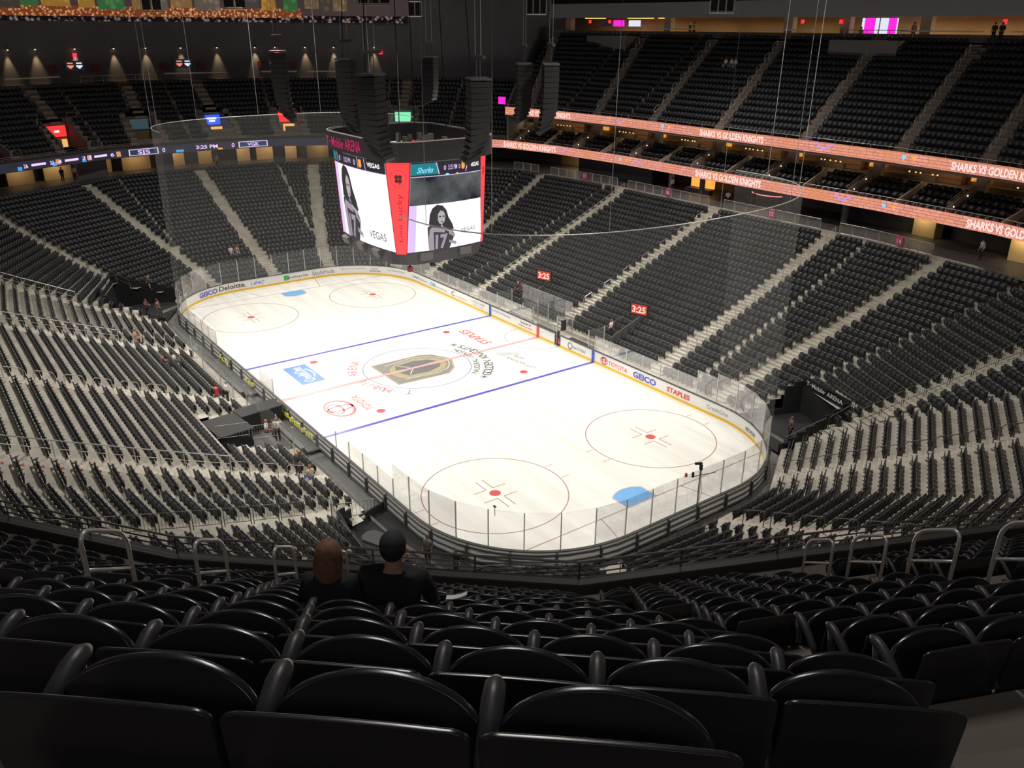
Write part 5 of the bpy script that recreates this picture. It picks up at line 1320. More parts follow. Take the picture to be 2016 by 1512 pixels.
q = MB(); b_, c_ = Vector(B), Vector(C); t = (c_-b_).normalized(); nn = Vector((t.y, -t.x)); zt = ground(B[0], B[1]+.8)
q.box((*((b_+c_)/2+nn*-.0), zt+.5), ((c_-b_).length, .12, .75), math.atan2(t.y, t.x)); S_ = q.build('tunnel_sign', BLACK, label='black tunnel sign with white arena lettering at the near end corner', cat='sign')
q = MB(); text_map(q, 'T··Mobile· ARENA', lambda x, y: (*(b_+t*(.4+x)+nn*.08), zt+.3+y), width=3.9, height=.34, bold=.02); q.build('sign_lettering', mat('sign_white', (.75, .75, .75), .5), S_)
A, B, C, D = TUN[2]; b_, c_ = Vector(B), Vector(C); t = (c_-b_).normalized(); nn = Vector((-t.y, t.x)); 
if (Vector((0, 0))-b_).dot(nn) < 0: nn = -nn; 
if Vector((0, 0, 1)).dot(Vector((t.x, t.y, 0)).cross(Vector((nn.x, nn.y, 0)))) > 0: b_, c_, t = c_, b_, -t
zt = ground(B[0]-.5, B[1]-.8)
q = MB(); q.box((*((b_+c_)/2), zt+.5), ((c_-b_).length, .12, .75), math.atan2(t.y, t.x)); S_ = q.build('tunnel_sign', BLACK, label='black tunnel sign with white arena lettering at the far corner', cat='sign')
q = MB(); text_map(q, 'T··Mobile· ARENA', lambda x, y: (*(b_+t*(.6+x)+nn*.08), zt+.3+y), width=3.9, height=.34, bold=.02); q.build('sign_lettering', mat('sign_white', (.75, .75, .75), .5), S_)

# crowd barriers (barred panels) and stair fences of the lower stand
def barrier(name, a, b, label, group=None, h=1.05, m_=DARKST, bars=10, za=None, zb=None):
    za = ground(*a) if za is None else za; zb = ground(*b) if zb is None else zb
    A, B = Vector((*a, za)), Vector((*b, zb)); Z = Vector((0, 0, 1)); q = MB()
    q.tube([A, A+Z*h, B+Z*h, B], .028, 6); q.tube([A+Z*.15, B+Z*.15], .02, 5); o = q.build(name, m_, label=label, cat='fence', group=group)
    q = MB()
    for k in range(1, bars): p = A.lerp(B, k/bars); q.tube([p+Z*.15, p+Z*h], .010, 4, caps=False)
    q.build('barrier_bars', m_, o); return o
G = 'barred barriers round the near end tunnel'
for a, b in (((27.9, 12.6), (29.1, 15.2)), ((29.2, 15.4), (29.9, 16.8)), ((24.6, 19.3), (22.9, 15.2)), ((29.6, 17.6), (27.2, 18.6))):
    barrier('crowd_barrier', a, b, 'dark barred barrier panel beside the near end tunnel mouth', G)
G = 'barred barriers round the ramp below the parapet'
for a, b in (((19.6, -16.9), (21.5, -17.3)), ((21.7, -17.3), (23.6, -17.6)), ((23.8, -17.6), (25.6, -17.9)), ((18.9, -13.9), (19.6, -16.6)), ((27.6, -13.4), (29.0, -11.2)), ((29.1, -11.0), (30.4, -9.0)), ((30.5, -8.8), (31.3, -6.9))):
    barrier('crowd_barrier', a, b, 'dark barred barrier panel beside the ramp below the near parapet', G)
for a, b in (((31.6, 1.6), (31.9, -.2)), ((31.95, -.4), (32.0, -2.2))):
    barrier('crowd_barrier', a, b, 'dark barred barrier panel on the floor behind the near goal', 'barred barriers behind the near goal', bars=12)
def stair_fence(ai, off, label, k0=1, k1=24, step=2, h=1.05, bars=True, m_=None, group=None, gap=.1):
    """fence panels going up an aisle"""
    a, b = LA[ai]; m_ = m_ or DARKST
    e = empty('stair_fence', (0, 0, 0), 0, label, 'fence', group)
    for k in range(k0, k1, step):
        P = []
        for kk in (k+gap, k+step-gap):
            ki = int(kk); ring = Path(lring(kk)); s_, p = ring.project(a[0]+(b[0]-a[0])*kk/NL, a[1]+(b[1]-a[1])*kk/NL); t = ring.tan(s_); q_ = p+t*off; P.append(Vector((q_.x, q_.y, lz(min(kk, NL)))))
        A, B = P; Z = Vector((0, 0, 1)); q = MB(); q.tube([A, A+Z*h, B+Z*h, B], .028, 6)
        if bars: q.tube([A+Z*.2, B+Z*.2], .02, 5)
        else: q.tube([A+Z*h*.55, B+Z*h*.55], .022, 5)
        q.build('fence_frame', m_, e)
        if bars:
            q = MB()
            for j in range(1, 9): p = A.lerp(B, j/9); q.tube([p+Z*.2, p+Z*h], .009, 4, caps=False)
            q.build('fence_bars', m_, e)
    return e
stair_fence(1, 0, 'dark barred stair fence climbing above the near end tunnel', 6, 25)
stair_fence(2, .55, 'long dark stair fence climbing the north stand before the netting edge', 2, 26)
stair_fence(16, 0, 'barred stair fence climbing from the ramp towards the near parapet', 5, 24)
stair_fence(11, 0, 'dark stair fence at the far corner behind the boards', 5, 24, bars=False)
MIDR = mat('mid_rail_grey', (.34, .33, .31), .4, .5)
# aisle hand rails in the middle of the lower stairs
def long_rail(ai, k0, k1, label, off=-.1, m_=None):
    a, b = LA[ai]; P = []
    for kk in [k0+(k1-k0)*i/8 for i in range(9)]:
        ring = Path(lring(kk)); s_, p = ring.project(a[0]+(b[0]-a[0])*kk/NL, a[1]+(b[1]-a[1])*kk/NL); t = ring.tan(s_); q_ = p+t*off; P.append((q_.x, q_.y, lz(kk)))
    return poly_rail('stair_hand_rail', P, m_ or MIDR, label, None, 1.0, True, .028, (.6,), 1.6, 'railing')
long_rail(3, 4, 26, 'long double hand rail down the north stair nearest the netting edge', -.55, STEEL)
long_rail(5, 5, 26, 'long double hand rail down the north stair beside the scoreboard', -.55, STEEL)
long_rail(13, 8, 24, 'pale double hand rail down the stair at the middle of the bench side stand', -.5, STEEL) if 0 else None
def loop_rails(ai, ks, label, group, off=0., m_=None, L=1.1, h=.95):
    a, b = LA[ai]; m_ = m_ or STEEL; first = None
    for kk in ks:
        ring = rings[kk]; s_, p = ring.project(a[0]+(b[0]-a[0])*kk/NL, a[1]+(b[1]-a[1])*kk/NL); t = ring.tan(s_); nn = Vector((t.y, -t.x)); p = p+t*off
        A = Vector((p.x, p.y, lz(kk))); B = Vector((p.x+nn.x*L, p.y+nn.y*L, lz(kk)+.36*L)); Z = Vector((0, 0, 1)); q = MB()
        q.tube([A, A+Z*(h-.12), A.lerp(B, .12)+Z*h, A.lerp(B, .88)+Z*h, B+Z*(h-.12), B], .028, 6)
        q.build('aisle_rail_loop', m_, label=label, cat='railing', group=group)
loop_rails(4, (5, 8, 11, 14, 17, 20, 23), 'bright looped rail in the centre stair of the north stand', 'looped rails up the central north stair', .1)
loop_rails(0, (1, 3, 5, 7, 9, 11, 13, 15, 18), 'dark looped rail beside the light steps at the near end corner', 'looped rails of the near end corner stair', .3, DARKST, 1.3)
loop_rails(18, (2, 4, 6, 8, 10, 12, 14, 16), 'dark looped rail on the lower near end stair nearer the camera', 'looped rails of the nearer near end stair', .2, DARKST, 1.3)
loop_rails(19, (2, 4, 6, 8, 10, 12, 14, 16, 18), 'dark looped rail on the stair with red row tags behind the near goal', 'looped rails of the stair behind the near goal', .2, DARKST, 1.3)
loop_rails(14, (7, 9, 11, 13, 15, 17), 'pale looped rail in the middle stair behind the players benches', 'looped rails of the stair behind the players benches', .2, STEEL, 1.1, .8)
loop_rails(15, (2, 4, 6), 'grey looped rail low on the stair between bench and corner', 'looped rails low on the bench side stair', .2, MIDR, 1.1)
# double rails lying along the upper part of the bench side stairs
def rake_rail(ai, k0, k1, label, off): 
    a, b = LA[ai]; P = []
    for kk in [k0+(k1-k0)*i/6 for i in range(7)]:
        ring = Path(lring(kk)); s_, p = ring.project(a[0]+(b[0]-a[0])*kk/NL, a[1]+(b[1]-a[1])*kk/NL); t = ring.tan(s_); q_ = p+t*off; P.append((q_.x, q_.y, lz(kk)))
    return poly_rail('stair_hand_rail', P, mat('pale_rail', (.66, .62, .56), .35, .4), label, None, 1.0, True, .03, (.5,), 1.7)
rake_rail(15, 7, 25, 'pale double hand rail down the bench side stair nearest the camera', -.45)
rake_rail(13, 7, 24, 'pale double hand rail down the far stair of the bench side', -.45)
rake_rail(12, 9, 24, 'pale double hand rail beside the far corner of the bench side', -.3)
# row tags painted on the stair edges
TAGR = mat('row_tag_red', (.6, .05, .08), .5); TAGY = mat('tape_yellow', (.62, .48, .04), .5)
q = MB(); q2 = MB()
for ai in (19, 15, 16, 18, 14):
    a, b = LA[ai]
    for kk in range(1, 24):
        ring = rings[kk]; s_, p = ring.project(a[0]+(b[0]-a[0])*kk/NL, a[1]+(b[1]-a[1])*kk/NL); t = ring.tan(s_); nn = Vector((-t.y, t.x)); c = p+nn*.55+t*.72
        if in_tunnel(c.x, c.y): continue
        q.box((c.x, c.y, lz(kk-1)+.012), (.26, .1, .02), math.atan2(t.y, t.x))
        if ai == 15 and kk > 9:
            for d in (-.55, .62): c2 = p+nn*.3+t*d; q2.box((c2.x, c2.y, lz(kk-1)+.012), (.06, .5, .02), math.atan2(t.y, t.x))
q.build('trim_row_tags', TAGR, kind='structure'); q2.build('trim_step_tape', TAGY, kind='structure')
# white nosing strips beside the near end stairs
q = MB()
for ai in (0, 18, 19, 1):
    a, b = LA[ai]
    for kk in range(1, 25):
        ring = rings[kk]; s_, p = ring.project(a[0]+(b[0]-a[0])*kk/NL, a[1]+(b[1]-a[1])*kk/NL); t = ring.tan(s_); nn = Vector((-t.y, t.x)); c = p+nn*.42
        if in_tunnel(c.x, c.y): continue
        q.box((c.x, c.y, lz(kk-1)+.156), (1.2, .05, .012), math.atan2(t.y, t.x))
q.build('trim_step_nosing', mat('nosing_pale', (.6, .59, .54), .6), kind='structure')

# upper stand stairs and their looped rails
US = MB()
def upper_aisle(ab, rows, label, group, m_, skip=1, off=0., L=.72, first=0):
    a, b = ab
    for m_i in range(rows):
        P = upaths[m_i]; s_, p = dir_at(a, b, m_i, P); t = P.tan(s_); nn = Vector((t.y, -t.x)); rz = math.atan2(t.y, t.x)
        c = p-nn*.13; US.box((c.x, c.y, uz(m_i)+.14), (1.15, .38, .28), rz)
        if m_i % 2 == skip and m_i < rows-1:
            A = Vector((*(p-nn*.6+t*off), uz(m_i))); B = A+Vector((nn.x*L, nn.y*L, L*.66)); Z = Vector((0, 0, 1)); q = MB(); h = 1.0
            q.tube([A, A+Z*(h-.18), A.lerp(B, .02)+Z*(h-.11), A.lerp(B, .07)+Z*(h-.05), A.lerp(B, .15)+Z*(h-.01), A.lerp(B, .24)+Z*h, A.lerp(B, .76)+Z*h, A.lerp(B, .85)+Z*(h-.01), A.lerp(B, .93)+Z*(h-.05), A.lerp(B, .98)+Z*(h-.11), B+Z*(h-.18), B], .025, 10)
            q.tube([A+Z*h*.52, B+Z*h*.52], .022, 6); lb = label
            if isinstance(label, dict): lb = label.get(m_i, label[0])
            q.build('aisle_rail_loop', m_, None, True, label=lb, cat='railing', group=None if isinstance(label, dict) else group)
NM_ = {0: 'second', }
names = ['stair at the bright end', 'stair second from the bright end', 'stair before the magenta menu boards', 'stair beyond the magenta menu boards', 'stair in the middle of the dark half', 'stair by the raised platform', 'stair nearest the dark end wall', 'stair beyond the corner']
for i, ab in enumerate(UA_N[:8]):
    upper_aisle(ab, 16, 'grey looped rail on the north upper stand, '+names[i], 'looped rails of the north upper '+names[i], mat('upper_loop_grey', (.62, .56, .5), .4, .3))
LL = {0: 'steel looped rail in the dark deck'}
for mi, nm in ((1, 'smallest and lowest on the'), (3, 'second lowest on the'), (5, 'third lowest on the'), (7, 'largest in view on the'), (9, 'one just above the largest on the'), (11, 'upper one on the'), (13, 'highest but one on the'), (15, 'highest on the')):
    LL[mi] = 'steel looped rail, '+nm+' stair beside the couple'
LR = {k: v.replace('stair beside the couple', 'stair behind the goal').replace('steel', 'dull steel') for k, v in LL.items()}
upper_aisle(UA_N[8], 16, LL, None, STEEL, 1, .0, .74)
upper_aisle(UA_N[9], 16, LR, None, STEEL, 1, .0, .74)
US.build('floor_upper_steps', mat('upper_step', (.24, .19, .155), .8), kind='structure')
q = MB()
for a, b in FA:
    for r in range(5, NF):
        P = Path(off_ring(U, .6+.78*r+.2)); d = (Vector(b)-Vector(a)); t_ = (r)/NF; s_, p = P.project(a[0]+d.x*t_, a[1]+d.y*t_); t = P.tan(s_); q.box((p.x, p.y, FZ+.55*r+.14), (1.3, .38, .28), math.atan2(t.y, t.x))
    for r in range(0, 5):
        for sd in (-2.05, 2.05):
            P = Path(off_ring(U, .6+.78*r+.2)); d = (Vector(b)-Vector(a)); dn = d.normalized(); t_ = (r)/NF; c = Vector(a)+d*t_+Vector((-dn.y, dn.x))*sd; s_, p = P.project(c.x, c.y); t = P.tan(s_); q.box((p.x, p.y, FZ+.55*r+.14), (1.0, .38, .28), math.atan2(t.y, t.x))
q.build('floor_far_steps', mat('upper_step', (.24, .19, .155), .8), kind='structure')

# ------------------------------------------------------------------ benches, penalty boxes, camera platform, clocks
PB = empty('penalty_boxes', (0, 0, 0), 0, 'glass walled penalty and timekeeper boxes along the north boards', 'penalty box')
for x in (-6.8, -2.6, -1.0, 2.6, 6.9):
    q = MB(); q.box((x, 14.0, 1.55), (.03, 1.9, 2.2)); q.build('divider_glass', GLASS, PB)
    for y in (13.1, 14.9): q = MB(); q.box((x, y, 1.5), (.07, .07, 2.3)); q.build('divider_post', GPOST, PB)
q = MB(); q.box((-1.4, 15.0, 2.4), (7.6, .03, 2.4)); q.build('rear_glass', GLASS, PB)
q = MB()
for x0, x1 in ((-6.5, -2.9), (3.0, 6.6)): q.box(((x0+x1)/2, 14.4, .5), (x1-x0, .4, .08)); q.box(((x0+x1)/2, 14.4, .25), (x1-x0-.4, .06, .45))
q.build('bench_seat', mat('bench_black', (.03, .03, .03), .5), PB)
q = MB(); q.box((0, 14.2, .75), (3.0, .6, .06)); q.box((0, 14.2, .36), (2.8, .5, .72)); q.build('timekeeper_desk', mat('desk_grey', (.2, .2, .2), .6), PB)
q = MB(); q.box((2.85, 13.0, .7), (.12, .12, 1.4)); q.box((3.0, 13.5, 1.9), (.16, .5, .95)); q.build('gate_camera', BLACK, PB)
TB = empty('players_bench', (0, 0, 0), 0, 'pair of players benches behind the near side boards with bottles along the ledge', 'bench')
q = MB()
for x0, x1 in ((-11.3, -2.2), (1.8, 9.4)): q.box(((x0+x1)/2, -14.3, .5), (x1-x0, .35, .07)); q.box(((x0+x1)/2, -14.3, .24), (x1-x0-.3, .06, .46)); q.box(((x0+x1)/2, -13.5, .1), (x1-x0, 1.0, .12))
q.build('bench_plank', mat('bench_grey', (.12, .12, .12), .5), TB)
for x in (-11.8, -1.8, 1.2, 9.9):
    q = MB(); q.box((x, -14.1, 1.4), (.03, 2.0, 2.1)); q.build('divider_glass', GLASS, TB); q = MB(); q.box((x, -15.1, 1.3), (.07, .07, 2.4)); q.build('divider_post', GPOST, TB)
q = MB(); q.box((-6.5, -15.15, 1.35), (9.4, .03, 2.0)); q.box((5.5, -15.15, 1.35), (7.6, .03, 2.0)); q.build('rear_glass', GLASS, TB)
q = MB()
for x in (-8.9, -4.6, 3.8, 7.2): q.box((x, -15.15, 1.35), (.06, .06, 2.1))
q.build('rear_post', GPOST, TB)
for x in [-10.3, -9.9, -9.0, -8.6]+[-4.2, -3.6, -3.1, -2.7]+[2.6+.42*i for i in range(15)]: q = MB(); q.box((x, -13.24, .62+.1*math.sin(x*9)), (.3, .06, .3)); q.build('yellow_decal', mat('sticker_yellow', (.72, .68, .10), .5), TB)
q = MB(); q.box((-1.7, -16.4, 1.3), (.5, .25, .55)); q.build('red_bag', REDP, label='small red bag on the seats behind the divider glass', cat='bag')
PF = empty('camera_platform', (0, 0, 0), 0, 'black two level camera platform among the bench side seats', 'platform')
q = MB(); q.box((3.2, -15.0, 1.35), (1.5, 3.2, .1), .12); q.build('deck_upper', mat('platform_black', (.035, .033, .033), .7), PF)
q = MB(); q.box((5.6, -18.0, 1.75), (3.2, 2.4, .1), .1); q.build('deck_lower', mat('platform_black', (.035, .033, .033), .7), PF)
q = MB(); q.box((3.2, -15.0, .7), (1.4, 3.0, 1.25), .12); q.box((5.6, -18.0, 1.1), (3.0, 2.2, 1.25), .1); q.build('skirt', BLACK, PF)
barrier('crowd_barrier', (7.2, -19.2), (7.6, -17.2), 'grey barred barrier at the edge of the black camera platform', 'barred barriers at the camera platform', m_=MIDR, za=1.6, zb=1.5)
barrier('crowd_barrier', (7.65, -17.0), (7.8, -15.4), 'grey barred barrier at the edge of the black camera platform', 'barred barriers at the camera platform', m_=MIDR, za=1.2, zb=1.0)
LRED = glow('led_red', (1., .06, .03), 1.3); LOR = glow('led_red_bright', (1., .45, .35), 1.6)
def clock(x, y, z, rz, txt, label):
    e = empty('score_clock', (x, y, z), rz, label, 'clock'); e.scale = (1.35,)*3; q = MB(); q.box((0, .12, 0), (1.35, .12, .85)); q.build('clock_case', BLACK, e)
    q = MB(); q.quad((-.58, .055, -.33), (.58, .055, -.33), (.58, .055, .33), (-.58, .055, .33)); q.build('red_field', glow('led_red_dim', (.55, .03, .02), 1.), e)
    q = MB(); text_map(q, txt, lambda a, b: (-.5+a, .045, -.22+b), width=1.0, height=.44, bold=.04); q.build('clock_digits', LOR, e)
    q = MB(); q.tube([(-.4, .15, -.4), (-.4, .15, -1.1)], .03, 5); q.tube([(.4, .15, -.4), (.4, .15, -1.1)], .03, 5); q.build('clock_post', DARKST, e)
clock(-6.9, 18.9, 3.35, math.radians(18), '3:25', 'red digital clock above the north seats nearer the scoreboard')
clock(6.8, 19.0, 3.35, math.radians(18), '3:25', 'red digital clock above the north seats beyond the blue line')
def ramp_wall(x, y0, y1, label):
    q = MB(); q.prism([(x-.05, y0, ground(x, y0)-.3), (x+.05, y0, ground(x, y0)-.3), (x+.05, y1, ground(x, y1)), (x-.05, y1, ground(x, y1))], [(x-.05, y0, ground(x, y0)+.95), (x+.05, y0, ground(x, y0)+.95), (x+.05, y1, ground(x, y1)+1.0), (x-.05, y1, ground(x, y1)+1.0)])
    q.build('stair_side_screen', DARKST, label=label, cat='fence')
ramp_wall(-6.4, 15.3, 18.6, 'dark slatted screen beside the entrance stair under the first red clock')
ramp_wall(7.2, 15.3, 18.8, 'dark slatted screen beside the entrance stair under the second red clock')
for a, b, nm in (((5.3, 15.6), (5.6, 18.4), 'second'), ((-8.4, 15.6), (-8.1, 18.0), 'first')): barrier('crowd_barrier', a, b, 'dark barred barrier across the stair from the %s red clock' % nm, None, bars=14)
# robotic camera on a pole at the near glass, goal light, small items on the glass
e = empty('goal_camera', (30.9, .5, 0), math.radians(60), 'black robotic camera with red light on a pole at the near glass', 'camera')
q = MB(); q.tube([(0, 0, 1.1), (0, 0, 3.75)], .03, 6); q.tube([(-.5, 0, 3.3), (.9, 0, 3.55)], .03, 5); q.build('camera_pole', DARKST, e)
q = MB(); q.box((0, -.05, 3.95), (.14, .2, .34)); q.box((-.14, 0, 4.15), (.42, .12, .11)); q.box((-.4, 0, 3.45), (.11, .11, .3)); q.build('camera_head', BLACK, e)
q = MB(); q.lathe([(.08, 0), (.08, .2), (.04, .24)], (-.8, 0, 3.35), 8); q.build('red_lamp', REDP, e)
q = MB(); q.tube([(0, 0, 1.1), (.25, .1, 2.3), (0, 0, 3.7)], .012, 4); q.build('camera_cable', DARKST, e)
q = MB(); q.tube([(27.0, -10.9, 2.9), (27.05, -10.95, 3.5)], .02, 5); q.box((27.05, -10.95, 3.5), (.18, .09, .08)); q.build('glass_sensor', DARKST, label='small grey sensor clipped on the near corner glass top', cat='sensor')

# ------------------------------------------------------------------ people
SKIN = mat('skin', (.42, .24, .17), .55); SKIN2 = mat('skin_deep', (.16, .08, .05), .55)
def skin_mesh(name, verts, edges, radii, root=0, lvl=1):
    me = bpy.data.meshes.new(name); me.from_pydata(verts, edges, []); o = bpy.data.objects.new(name, me); COL.objects.link(o)
    md = o.modifiers.new('s', 'SKIN'); md.use_smooth_shade = True
    for i, r in enumerate(radii): d = me.skin_vertices[0].data[i]; d.radius = (r, r) if not isinstance(r, tuple) else r; d.use_root = (i == root)
    sb = o.modifiers.new('d', 'SUBSURF'); sb.levels = sb.render_levels = lvl
    dg = bpy.context.evaluated_depsgraph_get(); ev = o.evaluated_get(dg); out = bpy.data.meshes.new_from_object(ev); bpy.data.objects.remove(o); out.name = name; return out
def joints(pose):
    J = {}
    if pose == 'stand':
        J.update(pel=(0, 0, .96), wa=(0, .0, 1.10), ch=(0, .0, 1.30), nb=(0, -.01, 1.47), hb=(0, .01, 1.56), ht=(0, .02, 1.70))
        for s, n_ in ((-1, 'l'), (1, 'r')):
            J.update({'s'+n_: (s*.19, -.01, 1.42), 'e'+n_: (s*.25, -.03, 1.14), 'w'+n_: (s*.25, .08, .92), 'h'+n_: (s*.09, 0, .90), 'k'+n_: (s*.11, .02, .50), 'a'+n_: (s*.12, -.02, .09), 't'+n_: (s*.13, .14, .04)})
    elif pose == 'reach':
        J = joints('stand'); J['er'] = (.28, .15, 1.28); J['wr'] = (.2, .38, 1.32); J['el'] = (-.26, .1, 1.18); J['wl'] = (-.15, .3, 1.15)
    elif pose == 'bend':
        J = joints('stand'); 
        for k in ('wa', 'ch', 'nb', 'hb', 'ht', 'sl', 'sr', 'el', 'er', 'wl', 'wr'):
            x, y, z = J[k]; dz = z-.95; J[k] = (x, y+dz*.85, .95+dz*.45)
        J['wl'] = (-.2, .75, .62); J['wr'] = (.2, .75, .62); J['el'] = (-.24, .62, .85); J['er'] = (.24, .62, .85)
    else:   # sit, lean
        J.update(pel=(0, 0, .50), wa=(0, .0, .64), ch=(0, .01, .86), nb=(0, .0, 1.04), hb=(0, .03, 1.13), ht=(0, .04, 1.27))
        for s, n_ in ((-1, 'l'), (1, 'r')):
            J.update({'s'+n_: (s*.19, -.0, .99), 'e'+n_: (s*.26, .04, .73), 'w'+n_: (s*.20, .27, .66), 'h'+n_: (s*.09, .02, .49), 'k'+n_: (s*.13, .42, .52), 'a'+n_: (s*.13, .42, .10), 't'+n_: (s*.13, .56, .05)})
    return J
def V3(a): return Vector(a)
def person(label, loc, rz, pose='stand', shirt=(.03, .03, .03), legs=(.02, .02, .025), hair=(.05, .03, .02), skin=None, vest=None, h=1.0, hairlen=0, cap=None, group=None, sleeves=None, wide=1., detail=False):
    J = joints(pose); skin = skin or SKIN
    J = {k: (v[0]*wide if k[0] in 'sewh' and k not in ('hb', 'ht') else v[0], v[1], v[2]) for k, v in J.items()}
    e = empty('person', loc, rz, label, 'person', group); e.scale = (h, h, h)
    key = (pose, round(wide, 2), skin.name)
    # body: one continuous skinned surface with five fingers on each hand
    vs = []; es = []; rs = []
    def add(p, r, par=None): vs.append(tuple(p)); rs.append(r); (es.append((par, len(vs)-1)) if par is not None else None); return len(vs)-1
    pel = add(J['pel'], (.15*wide, .11)); wa = add(J['wa'], (.135*wide, .10), pel); ch = add(J['ch'], (.16*wide, .115), wa); nb = add(J['nb'], .065, ch); hb = add(J['hb'], (.075, .085), nb); hm = add((V3(J['hb'])+V3(J['ht']))/2+Vector((0, .005, .01)), (.083, .10), hb); ht = add(J['ht'], (.06, .075), hm)
    fw = Vector((0, 1, 0)); nose = add((V3(J['hb'])*.55+V3(J['ht'])*.45)+fw*.115, .014, hm)
    for s, n_ in ((-1, 'l'), (1, 'r')):
        sh = add(J['s'+n_], .062, ch); el = add(J['e'+n_], .043, sh); wr = add(J['w'+n_], .028, el)
        d = (V3(J['w'+n_])-V3(J['e'+n_])).normalized(); side = Vector((s, 0, 0)); side = (side-d*side.dot(d)).normalized(); pm = add(V3(J['w'+n_])+d*.07, (.034, .018), wr)
        for fi, (off_, ln) in enumerate(((-.03, .065), (-.01, .078), (.01, .082), (.03, .07))):
            k1 = add(V3(J['w'+n_])+d*.105+side*off_, .0095, pm); add(V3(J['w'+n_])+d*(.105+ln)+side*off_*1.1+d.cross(side)*.022*s, .008, k1)
        th = add(V3(J['w'+n_])+d*.05-side*.045, .011, pm); add(V3(J['w'+n_])+d*.10-side*.06, .009, th)
        hp = add(J['h'+n_], .088, pel); kn = add(J['k'+n_], .056, hp); an = add(J['a'+n_], .036, kn); add(J['t'+n_], .034, an)
    me = skin_mesh('body', vs, es, rs, 0, 1); me.materials.append(skin); b = bpy.data.objects.new('body', me); COL.objects.link(b); b.parent = e
    def cloth(name, pts, edg, rad, col, root=0):
        me = skin_mesh(name, pts, edg, rad, root, 1); me.materials.append(mat('cloth_%s' % '_'.join('%02d' % int(c*99) for c in col), col, .85, noise=.1, nscale=6)); o = bpy.data.objects.new(name, me); COL.objects.link(o); o.parent = e; return o
    full = sleeves if sleeves is not None else shirt
    W = lambda a, b_, t: tuple(V3(J[a]).lerp(V3(J[b_]), t))
    cloth('shirt', [J['pel'], J['wa'], J['ch'], W('ch', 'nb', .98), J['sl'], W('sl', 'el', .95), W('sl', 'wl' if 0 else 'el', .97), J['sr'], W('sr', 'er', .95)],
          [(0, 1), (1, 2), (2, 3), (2, 4), (4, 5), (2, 7), (7, 8)], [(.18*wide, .145), (.175*wide, .145), (.20*wide, .165), (.10, .095), .092, .06, .06, .092, .06], shirt if sleeves is None else sleeves)
    if sleeves is not None:
        cloth('waistcoat', [J['pel'], J['wa'], J['ch'], W('ch', 'nb', .7)], [(0, 1), (1, 2), (2, 3)], [(.185, .145), (.175, .14), (.19, .15), (.11, .09)], shirt)
    for n_ in 'lr':
        if sleeves is not None or detail: cloth('sleeve', [W('s'+n_, 'e'+n_, .8), J['e'+n_], W('e'+n_, 'w'+n_, .9)], [(0, 1), (1, 2)], [.058, .054, .040], full)
    cloth('trousers', [J['pel'], J['hl'], J['kl'], W('kl', 'al', .95), J['hr'], J['kr'], W('kr', 'ar', .95)], [(0, 1), (1, 2), (2, 3), (0, 4), (4, 5), (5, 6)], [(.165*wide, .125), .105, .075, .062, .105, .075, .062], legs)
    for n_ in 'lr':
        q = MB(); a = V3(J['a'+n_]); q.ball((a.x, a.y+.07, a.z-.03), .06, (.8, 2.3, .85), 8, 5); q.build('shoe', mat('shoe_black', (.02, .02, .02), .5), e, True)
    hc = V3(J['ht'])*.5+V3(J['hb'])*.5
    HM = mat('hair_%s' % '_'.join('%02d' % int(c*99) for c in hair), hair, .7, noise=.3, nscale=30)
    if hairlen:
        x, y, z = hc; q = MB(); hl = hairlen; q.loft([(x, y-.02, z+.155, .02, .02), (x, y-.022, z+.145, .055, .06), (x, y-.025, z+.115, .088, .095), (x, y-.03, z+.06, .108, .112), (x-.003, y-.035, z, .116, .108), (x-.006, y-.05, z-.06, .116, .09), (x-.004, y-.06, z-.06-hl*.4, .112, .075), (x, y-.065, z-.06-hl*.75, .095, .06), (x+.01, y-.06, z-.07-hl, .055, .04)]); q.build('hair', HM, e, True)
    else: q = MB(); q.ball((hc.x, hc.y-.022, hc.z+.035), .112, (.88, 1.0, 1.0), 14, 9); q.build('hair', HM, e, True)
    q = MB(); [q.ball((hc.x+s*.034, hc.y+.088, hc.z+.005), .014, n=6, m_=4) for s in (-1, 1)]; q.build('eyes', mat('eye_dark', (.03, .02, .02), .3), e)
    q = MB(); q.ball((hc.x, hc.y+.09, hc.z-.065), .022, (1, .4, .35), 6, 4); q.build('mouth', mat('lip', (.35, .12, .10), .5), e)
    q = MB(); [q.ball((hc.x+s*.088, hc.y-.0, hc.z-.0), .026, (.4, .8, 1.1), 6, 4) for s in (-1, 1)]; q.build('ears', skin, e)
    if cap:
        q = MB(); q.ball((hc.x, hc.y-.012, hc.z+.055), .118, (.88, 1.0, .95), 16, 10); q.build('cap', mat('cap_cloth', (.035, .035, .04), .8), e, True)
        q = MB(); P_ = [(-.16, -.02), (-.22, .06), (-.20, .13), (-.12, .14), (-.06, .1), (-.08, -.0)]
        P_ = [(-.08, .0), (.08, .0), (.075, .17), (.03, .21), (-.03, .21), (-.075, .17)]
        ca = cap; cs, sn = math.cos(ca), math.sin(ca)
        q.prism([(hc.x+x*cs-(y+.06)*sn, hc.y+x*sn+(y+.06)*cs, hc.z+.035) for x, y in P_], [(hc.x+x*cs-(y+.06)*sn, hc.y+x*sn+(y+.06)*cs, hc.z+.062) for x, y in P_]); q.build('cap_peak', mat('cap_peak_grey', (.25, .25, .25), .8), e)
    return e
def g3(x, y, dz=0): return (x, y, ground(x, y)+dz)
face_ice = lambda x, y: math.atan2(-y, -x)-PI/2
random.seed(5)
